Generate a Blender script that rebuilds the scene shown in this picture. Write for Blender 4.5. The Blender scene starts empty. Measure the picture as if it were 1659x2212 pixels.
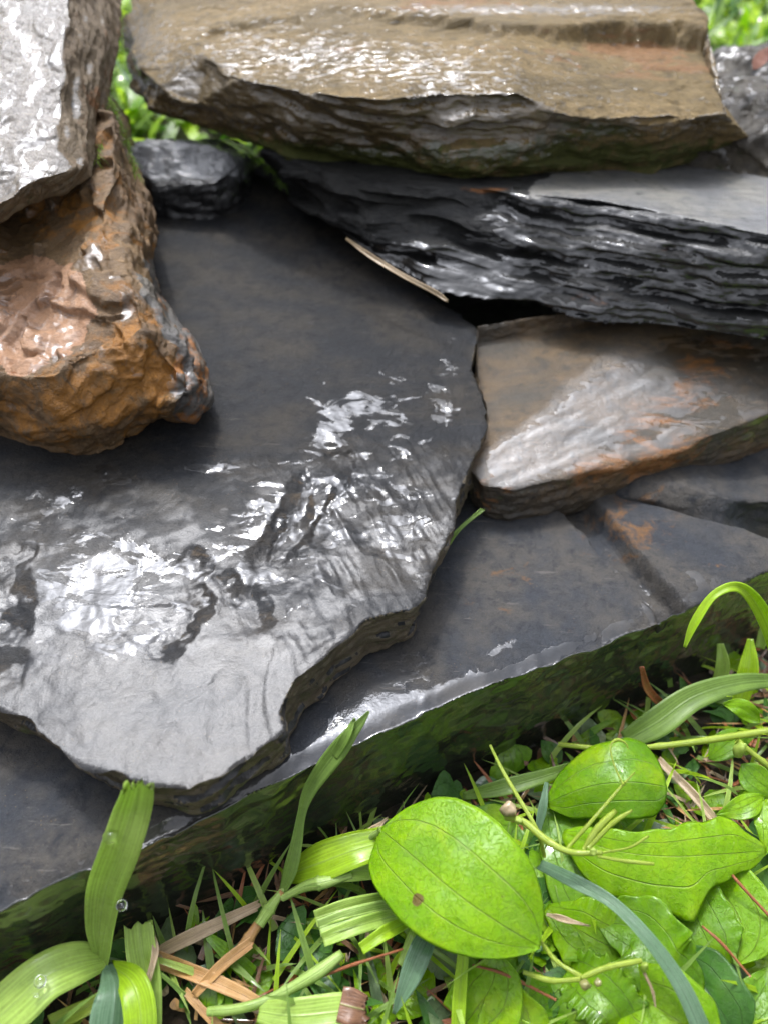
import bpy, math, random
import numpy as np
from mathutils import Vector, Matrix
R = math.radians
S = 0.01                      # everything below is written in centimetres
scn = bpy.context.scene
col = scn.collection
# ------------------------------------------------------------ camera
PITCH = R(42); CAMZ = 30.0; F = 1658.0     # focal length in units of a 1659 x 2212 picture
cd = bpy.data.cameras.new("camera"); cam = bpy.data.objects.new("camera", cd); col.objects.link(cam)
cam.location = (0, 0, CAMZ*S); cam.rotation_euler = (R(90)-PITCH, 0, 0)
cd.sensor_fit = 'VERTICAL'; cd.sensor_height = 36; cd.lens = 36*F/2212
cd.clip_start = 0.01; cd.clip_end = 500
cd.dof.use_dof = True; cd.dof.focus_distance = 0.285; cd.dof.aperture_fstop = 7.5
scn.camera = cam
# ------------------------------------------------------------ sky and sun
SUN = Vector((-0.139, 0.382, 0.913)).normalized()
sun_el = math.asin(SUN.z); sun_az = math.atan2(SUN.x, SUN.y)
w = bpy.data.worlds.new("World"); scn.world = w; w.use_nodes = True
nt = w.node_tree; N = nt.nodes; L = nt.links; N.clear()
out = N.new('ShaderNodeOutputWorld'); bg = N.new('ShaderNodeBackground'); bg.inputs[1].default_value = 0.11
sky = N.new('ShaderNodeTexSky'); sky.sky_type = 'NISHITA'; sky.sun_disc = False
sky.sun_elevation = sun_el; sky.sun_rotation = sun_az; sky.dust_density = 4.0
tc = N.new('ShaderNodeTexCoord')
nz = N.new('ShaderNodeTexNoise'); nz.inputs['Scale'].default_value = 2.2; nz.inputs['Detail'].default_value = 5; nz.inputs['Roughness'].default_value = .55
L.new(tc.outputs['Generated'], nz.inputs['Vector'])
nr = N.new('ShaderNodeMapRange'); nr.inputs[1].default_value = .3; nr.inputs[2].default_value = .7; nr.inputs[3].default_value = 8.0; nr.inputs[4].default_value = 15.0
L.new(nz.outputs['Fac'], nr.inputs[0])
dt = N.new('ShaderNodeVectorMath'); dt.operation = 'DOT_PRODUCT'; dt.inputs[1].default_value = SUN
nv = N.new('ShaderNodeVectorMath'); nv.operation = 'NORMALIZE'
L.new(tc.outputs['Generated'], nv.inputs[0]); L.new(nv.outputs[0], dt.inputs[0])
def wmath(op, a, b):
    m = N.new('ShaderNodeMath'); m.operation = op
    for i, v in enumerate((a, b)):
        if v is None: continue
        if isinstance(v, (int, float)): m.inputs[i].default_value = v
        else: L.new(v, m.inputs[i])
    return m.outputs[0]
mx = wmath('MAXIMUM', dt.outputs['Value'], 0.0)
sx = N.new('ShaderNodeSeparateXYZ'); L.new(nv.outputs[0], sx.inputs[0])
el = wmath('ADD', wmath('MULTIPLY', wmath('POWER', wmath('MAXIMUM', sx.outputs['Z'], 0.0), 2.0), 0.62), 0.38)      # an overcast sky is brightest overhead
g1 = wmath('MULTIPLY', wmath('POWER', mx, 22.0), 155.0)       # thin cloud lit up round the sun
g2 = wmath('MULTIPLY', wmath('POWER', mx, 90.0), 45.0)
cb = N.new('ShaderNodeMapRange'); cb.inputs[1].default_value = .3; cb.inputs[2].default_value = .7; cb.inputs[3].default_value = .7; cb.inputs[4].default_value = 1.2
L.new(nz.outputs['Fac'], cb.inputs[0])
cl = wmath('ADD', wmath('MULTIPLY', wmath('ADD', g1, g2), cb.outputs[0]), wmath('MULTIPLY', nr.outputs[0], el))
cc = N.new('ShaderNodeVectorMath'); cc.operation = 'SCALE'; cc.inputs[0].default_value = (0.95, 0.975, 1.07)
L.new(cl, cc.inputs['Scale'])
mix = N.new('ShaderNodeMixRGB'); mix.inputs[0].default_value = 0.88
L.new(sky.outputs[0], mix.inputs[1]); L.new(cc.outputs[0], mix.inputs[2])
L.new(mix.outputs[0], bg.inputs[0]); L.new(bg.outputs[0], out.inputs[0])
sl = bpy.data.lights.new("sun", 'SUN'); sl.energy = 2.0; sl.angle = R(4.0); sl.color = (1, .96, .9)
so = bpy.data.objects.new("sun", sl); col.objects.link(so)
so.rotation_euler = SUN.to_track_quat('Z', 'Y').to_euler(); so.location = (0, 0, 3)
scn.view_settings.view_transform = 'Standard'; scn.view_settings.look = 'None'
scn.view_settings.exposure = 0.38; scn.view_settings.gamma = 1

# ------------------------------------------------------------ projection helpers (photo position -> place in the scene)
FW = np.array((0, math.cos(PITCH), -math.sin(PITCH))); UPV = np.array((0, math.sin(PITCH), math.cos(PITCH))); RT = np.array((1., 0, 0))
CAM = np.array((0, 0, CAMZ))
def ray(px, py):
    return FW + RT*((px-829.5)/F) + UPV*((1106-py)/F)
def U(px, py, z):
    """z: number = height, or callable plane f(x, y) -> z"""
    d = ray(px, py)
    if not callable(z):
        return CAM + d*((z-CAMZ)/d[2])
    lo, hi = 5., 130.
    g = lambda t: CAMZ+d[2]*t - z(d[0]*t, d[1]*t)
    for _ in range(50):
        m = (lo+hi)/2
        if g(m) > 0: lo = m
        else: hi = m
    return CAM + d*lo
def proj(co):
    r = co-CAM; dep = r@FW
    return 829.5+F*(r@RT)/dep, 1106-F*(r@UPV)/dep
def sst(a, b, x):
    t = np.clip((x-a)/(b-a), 0, 1); return t*t*(3-2*t)

# ------------------------------------------------------------ noise
def _hash(i, j, k, s):
    h = (i*374761393 + j*668265263 + k*2147483647 + s*974634777) & 0xffffffff
    h = ((h ^ (h >> 13))*1274126177) & 0xffffffff
    h = ((h ^ (h >> 15))*2246822519) & 0xffffffff
    h = h ^ (h >> 16)
    return (h & 0xffffff)/float(0xffffff)*2-1
def vnoise(p, seed=0):
    p = np.asarray(p, float); f = np.floor(p); i = f.astype(np.int64); t = p-f; t = t*t*t*(t*(t*6-15)+10)
    x, y, z = t[:, 0], t[:, 1], t[:, 2]; r = 0
    for dx in (0, 1):
        wx = x if dx else 1-x
        for dy in (0, 1):
            wy = y if dy else 1-y
            for dz in (0, 1):
                wz = z if dz else 1-z
                r = r + wx*wy*wz*_hash(i[:, 0]+dx, i[:, 1]+dy, i[:, 2]+dz, seed)
    return r
def fbm(p, seed=0, oct=4, gain=.5):
    a = 1; s = 0; q = np.array(p, float); tot = 0
    for o in range(oct):
        s = s + a*vnoise(q, seed+o*17); tot += a; a *= gain; q = q*2.03+11.3
    return s/tot
def ridged(p, seed=0, oct=3):
    a = 1; s = 0; q = np.array(p, float); tot = 0
    for o in range(oct):
        s = s + a*(1-np.abs(vnoise(q, seed+o*31))*2); tot += a; a *= .5; q = q*2.1+5.7
    return s/tot

# ------------------------------------------------------------ object helpers
def tag(o, label=None, cat=None, group=None, kind=None):
    if label: o['label'] = label
    if cat: o['category'] = cat
    if group: o['group'] = group
    if kind: o['kind'] = kind
    return o
def link_mesh(name, co, faces, mat, parent=None, uv=None, attrs=None, smooth=True, origin=None):
    """co in cm, world; becomes an object whose origin sits at its base"""
    co = np.asarray(co, float)
    if parent is not None: org = np.array(parent['_org'])
    elif origin is not None: org = np.array(origin, float)
    else: org = np.array(((co[:, 0].min()+co[:, 0].max())/2, (co[:, 1].min()+co[:, 1].max())/2, co[:, 2].min()))
    me = bpy.data.meshes.new(name); me.from_pydata(((co-org)*S).tolist(), [], faces)
    if smooth: me.polygons.foreach_set('use_smooth', [True]*len(me.polygons))
    if uv is not None:
        l = me.uv_layers.new(name='UVMap'); vi = np.zeros(len(me.loops), int); me.loops.foreach_get('vertex_index', vi)
        l.data.foreach_set('uv', np.asarray(uv)[vi].astype(np.float32).ravel())
    for k, v in (attrs or {}).items():
        a = me.attributes.new(k, 'FLOAT', 'POINT'); a.data.foreach_set('value', np.asarray(v, np.float32))
    me.materials.append(mat); me.update()
    o = bpy.data.objects.new(name, me); col.objects.link(o)
    o['_org'] = org.tolist()
    if parent is not None: o.parent = parent
    else: o.location = org*S
    return o
def empty(name, loc, label, cat, group=None):
    o = bpy.data.objects.new(name, None); col.objects.link(o); o.empty_display_size = .01
    o.location = np.array(loc)*S; o['_org'] = [float(v) for v in loc]
    return tag(o, label, cat, group)

# ------------------------------------------------------------ materials
class MB:
    def __init__(s, name):
        s.m = bpy.data.materials.new(name); s.m.use_nodes = True; s.t = s.m.node_tree; s.t.nodes.clear()
        s.out = s.n('ShaderNodeOutputMaterial'); s.p = s.n('ShaderNodeBsdfPrincipled'); s.l(s.p.outputs[0], s.out.inputs[0])
    def n(s, t): return s.t.nodes.new(t)
    def l(s, a, b): s.t.links.new(a, b)
    def setin(s, sock, v):
        if hasattr(v, 'is_output'): s.l(v, sock)
        elif isinstance(v, tuple) and len(v) == 3 and sock.type == 'RGBA': sock.default_value = (*v, 1)
        else: sock.default_value = v
    def math(s, op, a, b=None, c=None, clamp=False):
        m = s.n('ShaderNodeMath'); m.operation = op; m.use_clamp = clamp
        for i, v in enumerate((a, b, c)):
            if v is not None: s.setin(m.inputs[i], v)
        return m.outputs[0]
    def pos(s, scale=100.0, sc=(1, 1, 1), rot=(0, 0, 0)):
        tc = s.n('ShaderNodeTexCoord'); mp = s.n('ShaderNodeMapping')
        mp.inputs['Scale'].default_value = tuple(scale*v for v in sc); mp.inputs['Rotation'].default_value = rot
        s.l(tc.outputs['Object'], mp.inputs[0]); return mp.outputs[0]
    def noise(s, vec, scale, detail=4, rough=.55, dist=0.0, out='Fac'):
        n = s.n('ShaderNodeTexNoise'); n.inputs['Scale'].default_value = scale; n.inputs['Detail'].default_value = detail
        n.inputs['Roughness'].default_value = rough; n.inputs['Distortion'].default_value = dist; s.l(vec, n.inputs['Vector']); return n.outputs[out]
    def rng(s, v, a, b, c=0., d=1., smooth=True):
        r = s.n('ShaderNodeMapRange'); r.interpolation_type = 'SMOOTHSTEP' if smooth else 'LINEAR'
        s.setin(r.inputs[0], v); r.inputs[1].default_value = a; r.inputs[2].default_value = b; s.setin(r.inputs[3], c); s.setin(r.inputs[4], d); return r.outputs[0]
    def mix(s, f, a, b, mode='MIX'):
        m = s.n('ShaderNodeMixRGB'); m.blend_type = mode; s.setin(m.inputs[0], f); s.setin(m.inputs[1], a); s.setin(m.inputs[2], b); return m.outputs[0]
    def attr(s, name):
        a = s.n('ShaderNodeAttribute'); a.attribute_name = name; return a.outputs['Fac']
    def bump(s, h, dist_cm, strength=1.0, nrm=None):
        b = s.n('ShaderNodeBump'); b.inputs['Distance'].default_value = dist_cm*S; s.setin(b.inputs['Strength'], strength)
        s.l(h, b.inputs['Height'])
        if nrm is not None: s.l(nrm, b.inputs['Normal'])
        return b.outputs[0]

def slate_mat(name, ca, cb, rust=(.30, .12, .03), moss=(.05, .075, .012), sc=(1, 1, 1), rot=(0, 0, 0), rough=.42,
              fine=.02, med=.07, film=.06, spec=.7, wgain=1.6, cbump=.010, cs=2.2, dampr=.27, fsc=.8, coat=1.50, filmbias=0.0, grain=9.0):
    b = MB(name); v = b.pos(sc=sc, rot=rot); vi = b.pos()
    n1 = b.noise(v, .35, 6, .6); n2 = b.noise(vi, 1.6, 6, .65, .4); n3 = b.noise(v, grain, 5, .7); n4 = b.noise(vi, 22, 3, .6); n5 = b.noise(vi, 4.5, 6, .75)
    c = b.mix(b.rng(n1, .35, .65), ca, cb)
    c = b.mix(b.rng(n2, .45, .75), c, tuple(x*.62 for x in ca))
    c = b.mix(b.math('MULTIPLY', b.rng(n4, .62, .72), .5), c, tuple(min(1, x*2.2+.02) for x in cb))
    c = b.mix(b.rng(n5, .50, .72, 0, .55), c, tuple(x*.4 for x in ca))
    gv = b.n('ShaderNodeTexVoronoi'); gv.inputs['Scale'].default_value = 6.5; b.l(vi, gv.inputs['Vector'])
    gm = b.math('MULTIPLY', b.rng(gv.outputs['Distance'], .10, .14, 1, 0), b.rng(b.noise(vi, .9, 4), .50, .60))
    c = b.mix(b.math('MULTIPLY', gm, .7), c, (.16, .11, .06))
    scv = b.pos(sc=(.5, 6, 3), rot=(0, 0, R(17))); c = b.mix(b.math('MULTIPLY', b.rng(b.noise(scv, .8, 6, .7), .62, .68), .35), c, tuple(min(1, x*2.5+.03) for x in cb))
    # rust stain: stored mask broken up by noise
    rm = b.math('ADD', b.attr('rust'), b.math('MULTIPLY', b.math('SUBTRACT', b.noise(v, .9, 8, .68, .6), .5), 2.2))
    rc = b.mix(b.noise(vi, 5, 4), rust, tuple(x*.45 for x in rust))
    c = b.mix(b.math('MULTIPLY', b.rng(rm, .36, .74), b.rng(n5, .25, .55, .55, 1)), c, rc)
    mm = b.math('ADD', b.attr('moss'), b.math('MULTIPLY', b.math('SUBTRACT', b.noise(vi, 1.3, 6, .65), .5), 1.6))
    mc = b.mix(b.noise(vi, 6, 5, .7), moss, tuple(x*.35 for x in moss))
    c = b.mix(b.rng(mm, .40, .75), c, mc)
    # thin film of rain water
    wn = b.noise(v, fsc, 9, .62, .8)
    wm = b.math('ADD', b.math('MULTIPLY', b.attr('wet'), wgain), b.math('MULTIPLY', b.math('SUBTRACT', wn, .5+filmbias), 2.6))
    fm = b.rng(wm, .49, .59)
    dc = b.mix(b.math('MULTIPLY', fm, .45), c, (0, 0, 0))
    b.l(dc, b.p.inputs['Base Color'])
    rr = b.math('ADD', rough-.12, b.math('MULTIPLY', n2, .25))
    rr = b.math('SUBTRACT', rr, b.math('MULTIPLY', b.attr('damp'), .20))
    b.l(rr, b.p.inputs['Roughness'])
    b.p.inputs['IOR'].default_value = 1.5; b.p.inputs['Specular IOR Level'].default_value = spec
    fs = b.rng(fm, 0, 1, 1, .25); h1 = b.bump(n3, med, fs, b.bump(n5, med*.9, fs)); h2 = b.bump(n4, fine*2.2, fs, h1); h3 = b.bump(b.noise(vi, 3.5, 5, .65), .09, b.math('MULTIPLY', fs, .8), h2)
    b.l(h3, b.p.inputs['Normal'])
    b.l(b.math('MAXIMUM', fm, b.attr('damp')), b.p.inputs['Coat Weight']); b.l(b.mix(fm, (dampr,)*3, (film,)*3), b.p.inputs['Coat Roughness']); b.p.inputs['Coat IOR'].default_value = coat
    gr = b.bump(n5, med*.35, 1)
    wh = b.math('ADD', b.math('MULTIPLY', fm, .35), b.math('MULTIPLY', b.noise(v, cs, 4, .6), 1.2))
    wn_ = b.bump(wh, cbump*2)
    mxn = b.n('ShaderNodeMix'); mxn.data_type = 'VECTOR'; b.l(fm, mxn.inputs['Factor']); b.l(gr, mxn.inputs[4]); b.l(wn_, mxn.inputs[5])
    b.l(mxn.outputs[1], b.p.inputs['Coat Normal'])
    return b.m

# ------------------------------------------------------------ stone builder
def pt(p):
    if p[0] == 'w': return np.array(p[1:4], float)
    return U(*p)
def loft_solid(rings, voxel):
    rs = [np.array([pt(p) for p in r]) for r in rings]; n = len(rs[0]); co = np.vstack(rs); fc = []
    for k in range(len(rs)-1):
        for i in range(n):
            j = (i+1) % n; fc.append((k*n+i, k*n+j, (k+1)*n+j, (k+1)*n+i))
    fc.append(tuple(range(n-1, -1, -1))); fc.append(tuple((len(rs)-1)*n+i for i in range(n)))
    return remesh(co, fc, voxel)
def remesh(co, fc, voxel):
    import bmesh
    me = bpy.data.meshes.new("t"); me.from_pydata(co.tolist(), [], fc)
    bm = bmesh.new(); bm.from_mesh(me); bmesh.ops.triangulate(bm, faces=bm.faces[:]); bmesh.ops.recalc_face_normals(bm, faces=bm.faces[:]); bm.to_mesh(me); bm.free()
    o = bpy.data.objects.new("t", me); col.objects.link(o)
    m = o.modifiers.new("r", 'REMESH'); m.mode = 'VOXEL'; m.voxel_size = voxel
    dg = bpy.context.evaluated_depsgraph_get(); dg.update()
    e = o.evaluated_get(dg); em = e.to_mesh()
    nv = len(em.vertices); c = np.zeros(nv*3); em.vertices.foreach_get('co', c)
    nf = len(em.polygons); ls = np.zeros(nf, int); em.polygons.foreach_get('loop_total', ls)
    lv = np.zeros(len(em.loops), int); em.loops.foreach_get('vertex_index', lv)
    e.to_mesh_clear(); bpy.data.objects.remove(o); bpy.data.meshes.remove(me)
    assert (ls == 4).all()
    return c.reshape(-1, 3), lv.reshape(-1, 4)
def slab_solid(outline, f, h, voxel, under=0.0):
    """flat-lying slab: outline in photo positions on the surface f, thickness h; f is added after remeshing"""
    P = np.array([pt(p) if p[0] == 'w' else U(p[0], p[1], f) for p in outline]); n = len(P)
    c = P.mean(0); Q = c+(P-c)*(1-under)
    co = np.vstack([np.c_[P[:, :2], np.zeros(n)], np.c_[Q[:, :2], np.full(n, -h)]])
    fc = [(i, (i+1) % n, n+(i+1) % n, n+i) for i in range(n)]+[tuple(range(n)), tuple(range(2*n-1, n-1, -1))]
    v, q = remesh(co, fc, voxel)
    v[:, 2] += f(v[:, 0], v[:, 1])
    return v, q
def normals(v, q):
    d1 = v[q[:, 2]]-v[q[:, 0]]; d2 = v[q[:, 3]]-v[q[:, 1]]; fn = np.cross(d1, d2)
    no = np.zeros_like(v)
    for k in range(4):
        for a in range(3): no[:, a] += np.bincount(q[:, k], fn[:, a], len(v))
    return no/np.maximum(np.linalg.norm(no, axis=1), 1e-9)[:, None]
def smooth(v, q, it=1):
    for _ in range(it):
        acc = np.zeros_like(v); cnt = np.zeros(len(v))
        for a, b in ((0, 1), (1, 2), (2, 3), (3, 0)):
            i, j = q[:, a], q[:, b]
            for k in range(3): acc[:, k] += np.bincount(i, v[j, k], len(v))
            cnt += np.bincount(i, minlength=len(v))
        v = acc/np.maximum(cnt, 1)[:, None]
    return v
def sculpt(v, q, ns, seed, flake=.18, ff=.22, levels=6, side=.35, lay=3.2, chip=.35, crum=.05, cf=1.6, aniso=None, sm=3, lf=.35, spl=.11):
    ns = np.array(ns, float); ns /= np.linalg.norm(ns)
    v = smooth(v, q, sm); no = normals(v, q)
    h = v@ns; ip = v-h[:, None]*ns
    dn = no@ns; top = sst(.45, .85, np.abs(dn))
    lat = no-dn[:, None]*ns; lat /= np.maximum(np.linalg.norm(lat, axis=1), .15)[:, None]
    # big chips on the outline
    d = np.zeros_like(v)
    d += lat*((1-top)*chip*fbm(v*.45, seed+1, 4))[:, None]
    # plates of the layered edge
    hl = h*lay + 1.3*vnoise(ip*.18, seed+2) + .3*vnoise(ip*.8, seed+8)
    k = np.floor(hl); fr = hl-k
    P = lambda kk: fbm(np.c_[ip[:, 0]*lf+kk*3.7, ip[:, 1]*.35+ip[:, 2]*.35, kk*5.3], seed+3, 4)
    pl = P(k)*(1-sst(.75, 1, fr))+P(k+1)*sst(.75, 1, fr)
    d += lat*((1-top)*side*pl)[:, None]
    d += lat*((1-top)*spl*fbm(np.c_[ip[:, 0]*1.6, ip[:, 1]*1.6, h*5], seed+12, 4))[:, None]
    # flakes split off the flat face
    pp = ip if aniso is None else ip*np.array(aniso)
    a = fbm(pp*ff+.35*np.c_[vnoise(pp*ff*3, seed+5), vnoise(pp*ff*3+9, seed+6), np.zeros(len(v))], seed+4, 5)*levels
    ka = np.floor(a); te = (ka+sst(.72, 1, a-ka))/levels
    te = te + .25/levels*fbm(pp*1.1, seed+7, 3)
    d += ns*(top*np.sign(dn)*flake*te*2)[:, None]
    v = v+d
    v = v+no*(crum*fbm(pp*cf, seed+9, 4))[:, None]
    return v
def blobs(v, bl, base=0.0):
    X, Y = proj(v); m = np.full(len(v), base)
    for (x, y, rx, ry, ang, val) in bl:
        c, s = math.cos(R(ang)), math.sin(R(ang)); dx, dy = X-x, Y-y
        u = (dx*c+dy*s)/rx; w_ = (-dx*s+dy*c)/ry
        m = m+val*np.exp(-(u*u+w_*w_)*1.2)
    return m
def stone(name, label, v, q, mat, wet, rust, moss, damp=None):
    return tag(link_mesh(name, v, q.tolist(), mat, attrs={'damp': np.zeros(len(v)) if damp is None else damp, 'wet': wet, 'rust': rust, 'moss': moss}), label, 'stone')
def polyline_dist(X, Y, pts):
    d = np.full(len(X), 1e9)
    for (x0, y0), (x1, y1) in zip(pts[:-1], pts[1:]):
        ex, ey = x1-x0, y1-y0; t = np.clip(((X-x0)*ex+(Y-y0)*ey)/(ex*ex+ey*ey), 0, 1)
        d = np.minimum(d, np.hypot(X-x0-t*ex, Y-y0-t*ey))
    return d

# ============================================================ the ground
def gz(x, y):
    x = np.asarray(x, float); y = np.asarray(y, float)
    return sst(52, 66, y)*10.5 + sst(66, 200, y)*9 + .25*np.sin(x*.45+1)*np.cos(y*.38) + .12*np.sin(x*1.7+y*1.3)
def make_ground():
    b = MB('wet soil'); v = b.pos(); n = b.noise(v, .8, 8, .7); f = b.noise(v, 7, 6, .7)
    far = b.n('ShaderNodeSeparateXYZ'); b.l(v, far.inputs[0])
    c = b.mix(b.rng(n, .35, .7), (.012, .009, .006), (.05, .034, .02))
    c = b.mix(b.rng(f, .55, .8), c, (.10, .075, .045))
    b.l(c, b.p.inputs['Base Color']); b.p.inputs['Roughness'].default_value = .45
    b.l(b.bump(f, .3), b.p.inputs['Normal'])
    xs = np.r_[-20000, -6000, -2000, -700, -300, -150, np.arange(-90, 90.1, 1.0), 150, 300, 700, 2000, 6000, 20000]
    ys = np.r_[-20000, -5000, -1000, -200, -60, np.arange(-25, 140.1, 1.0), 170, 220, 300, 600, 1500, 5000, 20000]
    X, Y = np.meshgrid(xs, ys); Z = gz(X, Y)-.25
    near = (np.abs(X) < 90) & (Y < 140) & (Y > -25)
    nn = fbm(np.c_[X.ravel()*.6, Y.ravel()*.6, 0*X.ravel()], 5, 3).reshape(X.shape)
    Z = Z+np.where(near, nn*.5, 0)
    co = np.c_[X.ravel(), Y.ravel(), Z.ravel()]; W = len(xs)
    fc = [(j*W+i, j*W+i+1, (j+1)*W+i+1, (j+1)*W+i) for j in range(len(ys)-1) for i in range(W-1)]
    o = link_mesh('ground', co, fc, b.m, origin=(0, 0, 0)); o['kind'] = 'structure'
make_ground()

# ============================================================ the stones
GREYA, GREYB = (.055, .056, .058), (.085, .082, .076)
M_main = slate_mat('wet grey slate', (.010, .0115, .014), (.030, .0255, .0195), rust=(.085, .062, .038), sc=(.75, 1.5, 1), rot=(0, 0, R(20)), rough=.60, filmbias=.02, spec=.32)
M_base = slate_mat('blue grey slate', (.027, .031, .038), (.062, .056, .048), rust=(.20, .10, .035), rough=.60, med=.04, filmbias=.05, spec=.35)
M_top = slate_mat('brown olive slate', (.125, .088, .032), (.205, .140, .052), rust=(.27, .135, .048), moss=(.085, .095, .014), sc=(.4, 1, 1.4), rough=.55, med=.09, spec=.35, wgain=1.3, cbump=.05, cs=3.5, fsc=4.0, coat=1.75)
M_dark = slate_mat('black layered slate', (.009, .010, .011), (.022, .022, .020), rust=(.30, .11, .02), sc=(.35, .5, 1.8), rough=.5, med=.12, cbump=.03, cs=1.5, spec=.35, coat=1.75, film=.04)
M_mid = slate_mat('rusty banded slate', (.045, .038, .026), (.12, .074, .030), rust=(.32, .13, .025), sc=(.5, 1.3, 1), rot=(0, 0, R(-28)), rough=.42, coat=1.5, fsc=1.3, cs=1.2, cbump=.006)
M_rust = slate_mat('rust coated rock', (.14, .082, .036), (.20, .125, .055), rust=(.42, .18, .025), rough=.42, med=.12, spec=.5, wgain=1.15, cbump=.04, cs=2.5, coat=1.45, grain=5)
M_left = slate_mat('pale glossy slate', (.13, .11, .085), (.17, .14, .10), rust=(.24, .12, .045), sc=(2, 1, .4), rough=.36, med=.10, grain=4)
M_moss = slate_mat('mossy wet rock', (.035, .028, .018), (.07, .055, .03), rust=(.2, .1, .04), rough=.35, cbump=.08, cs=1.2)

# --- large middle slab
def fM(x, y): return 8.05+.06*(y-11)+.10*(np.sqrt((y-19)**2+6)+(y-19))/2+.04*np.maximum(0, y-30)-.03*(x+4)
outM = [(-160, 1470), (0, 1520), (60, 1552), (130, 1618), (200, 1652), (255, 1672), (330, 1690), (410, 1700), (450, 1688), (510, 1640), (590, 1592),
        (612, 1575), (606, 1540), (640, 1470), (720, 1395), (790, 1345), (885, 1318), (905, 1290), (925, 1225), (960, 1170), (985, 1075),
        (1040, 960), (1046, 880), (1018, 800), (1030, 735), (990, 680), (930, 640), (830, 560), (700, 470), (600, 400), (480, 318), (300, 330), (120, 420), (-160, 620)]
v, q = slab_solid(outM, fM, 2.15, .07, under=.03)
X, Y = proj(v)
v = sculpt(v, q, (0, -.12, 1), 11, flake=.05, ff=.12, levels=3, side=.30, lay=3.5, chip=.42, crum=.03, cf=2.2, aniso=(1, .7, 1), sm=1)
X, Y = proj(v); no = normals(v, q); up = sst(.5, .85, no[:, 2])
# fracture ledges across the middle of the slab: a sharp step down on one side that ramps back up
jx = fbm(v*1.0, 71, 3)*7+fbm(v*3.5, 73, 3)*9; jy = fbm(v*1.0+7, 72, 3)*6+fbm(v*3.5+5, 74, 3)*8
def step_field(X_, Y_, pts):
    best = np.full(len(X_), 1e9); sg = np.zeros(len(X_)); tt = np.zeros(len(X_)); n_ = len(pts)-1
    for k_, ((x0, y0), (x1, y1)) in enumerate(zip(pts[:-1], pts[1:])):
        ex, ey = x1-x0, y1-y0; t = np.clip(((X_-x0)*ex+(Y_-y0)*ey)/(ex*ex+ey*ey), 0, 1)
        dx, dy = X_-x0-t*ex, Y_-y0-t*ey; d = np.hypot(dx, dy); m = d < best
        best = np.where(m, d, best); sg = np.where(m, np.sign(ex*dy-ey*dx), sg); tt = np.where(m, (k_+t)/n_, tt)
    return best*sg, tt
led = np.zeros(len(v)); brown = np.zeros(len(v))
# (points, side of the drop, step width px, ramp px, depth cm)
for pts, sd_, w_, ramp, dp in [
    ([(742, 985), (738, 1020), (722, 1063), (690, 1115), (640, 1175), (575, 1235)], -1, 17, 110, .24),
    ([(640, 1010), (622, 1050), (598, 1110), (560, 1160), (500, 1215)], -1, 17, 90, .24),
    ([(606, 1072), (608, 1130), (585, 1180), (560, 1215)], -1, 10, 60, .15), ([(668, 1060), (662, 1110), (630, 1150)], -1, 10, 60, .13),
    ([(412, 1232), (450, 1262), (474, 1290), (466, 1325), (430, 1365), (402, 1405), (376, 1480)], 1, 34, 160, .34),
    ([(420, 1165), (448, 1190), (470, 1236)], 1, 22, 90, .22),
    ([(482, 1205), (515, 1240), (532, 1275), (528, 1318)], 1, 24, 110, .24), ([(556, 1250), (588, 1290), (602, 1370)], 1, 20, 110, .22),
    ([(86, 1165), (72, 1230), (80, 1300), (70, 1400)], 1, 46, 200, .32), ([(70, 1400), (30, 1392), (-30, 1396)], -1, 30, 100, .2),
    ([(690, 972), (735, 968), (778, 980)], 1, 8, 60, .2),
    ([(855, 690), (872, 800), (850, 900), (815, 965)], 1, 6, 130, .06), ([(955, 740), (962, 820), (972, 900), (955, 960)], 1, 7, 110, .10),
    ([(872, 1010), (900, 1080), (882, 1150), (890, 1230)], 1, 6, 120, .07), ([(1000, 700), (985, 800), (1005, 900), (985, 1000)], 1, 8, 90, .12),
    ([(350, 1560), (430, 1500), (480, 1440)], 1, 6, 170, .05), ([(150, 1560), (300, 1440)], 1, 6, 180, .05),
    ([(130, 1110), (190, 1050), (250, 1010)], 1, 8, 160, .10), ([(620, 1430), (720, 1380), (830, 1340)], 1, 6, 150, .07)]:
    w_ = w_*1.25*np.maximum(.15, 1+1.9*fbm(v*1.1, int(w_*7+pts[0][0]), 4))
    d, tt = step_field(X+jx, Y+jy, pts); d = d*sd_; fade = sst(0, .16, tt)*sst(1, .84, tt)
    led -= .55*dp*fade*np.clip(d/np.maximum(w_*.8, 3), 0, 1)*np.exp(-np.maximum(d-w_, 0)/(ramp*.42))*(d > 0)
    brown = np.maximum(brown, (dp > .12)*sst(-.35, -.2, fbm(v*1.7, 91, 3))*sst(0, .05, fade)*sst(-2, 1, d+(1-fade)*-w_)*(1-sst(w_*.9, w_*1.05, d+(1-fade)*w_)))
rel = .11*fbm(v*np.array((.4, .4, .4)), 44, 2)*sst(1000, 1200, Y)
tw = sst(300, 800, X)*sst(900, 1000, Y)*(1-sst(1380, 1500, Y))
rel += tw*.11*ridged(np.c_[v[:, 0]*1.1+v[:, 1]*.5, v[:, 1]*.5, v[:, 2]], 52, 3)
v[:, 2] += up*(led+rel)
wet = blobs(v, [(180, 1300, 220, 170, 0, .42), (400, 1230, 200, 120, -10, .26), (620, 1110, 150, 110, -40, .40), (650, 1290, 180, 100, -25, .24), (860, 1130, 110, 170, -20, .33), (130, 1090, 120, 34, -35, .44),
                (250, 1025, 50, 16, 20, .52), (770, 865, 120, 42, -20, .24), (955, 850, 44, 120, 0, .36), (860, 900, 60, 60, 0, .2), (930, 1010, 40, 90, 0, .15), (450, 1012, 120, 15, 0, .46), (735, 1060, 26, 90, 30, .40), (720, 930, 90, 60, -20, .34)], .02)
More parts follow.
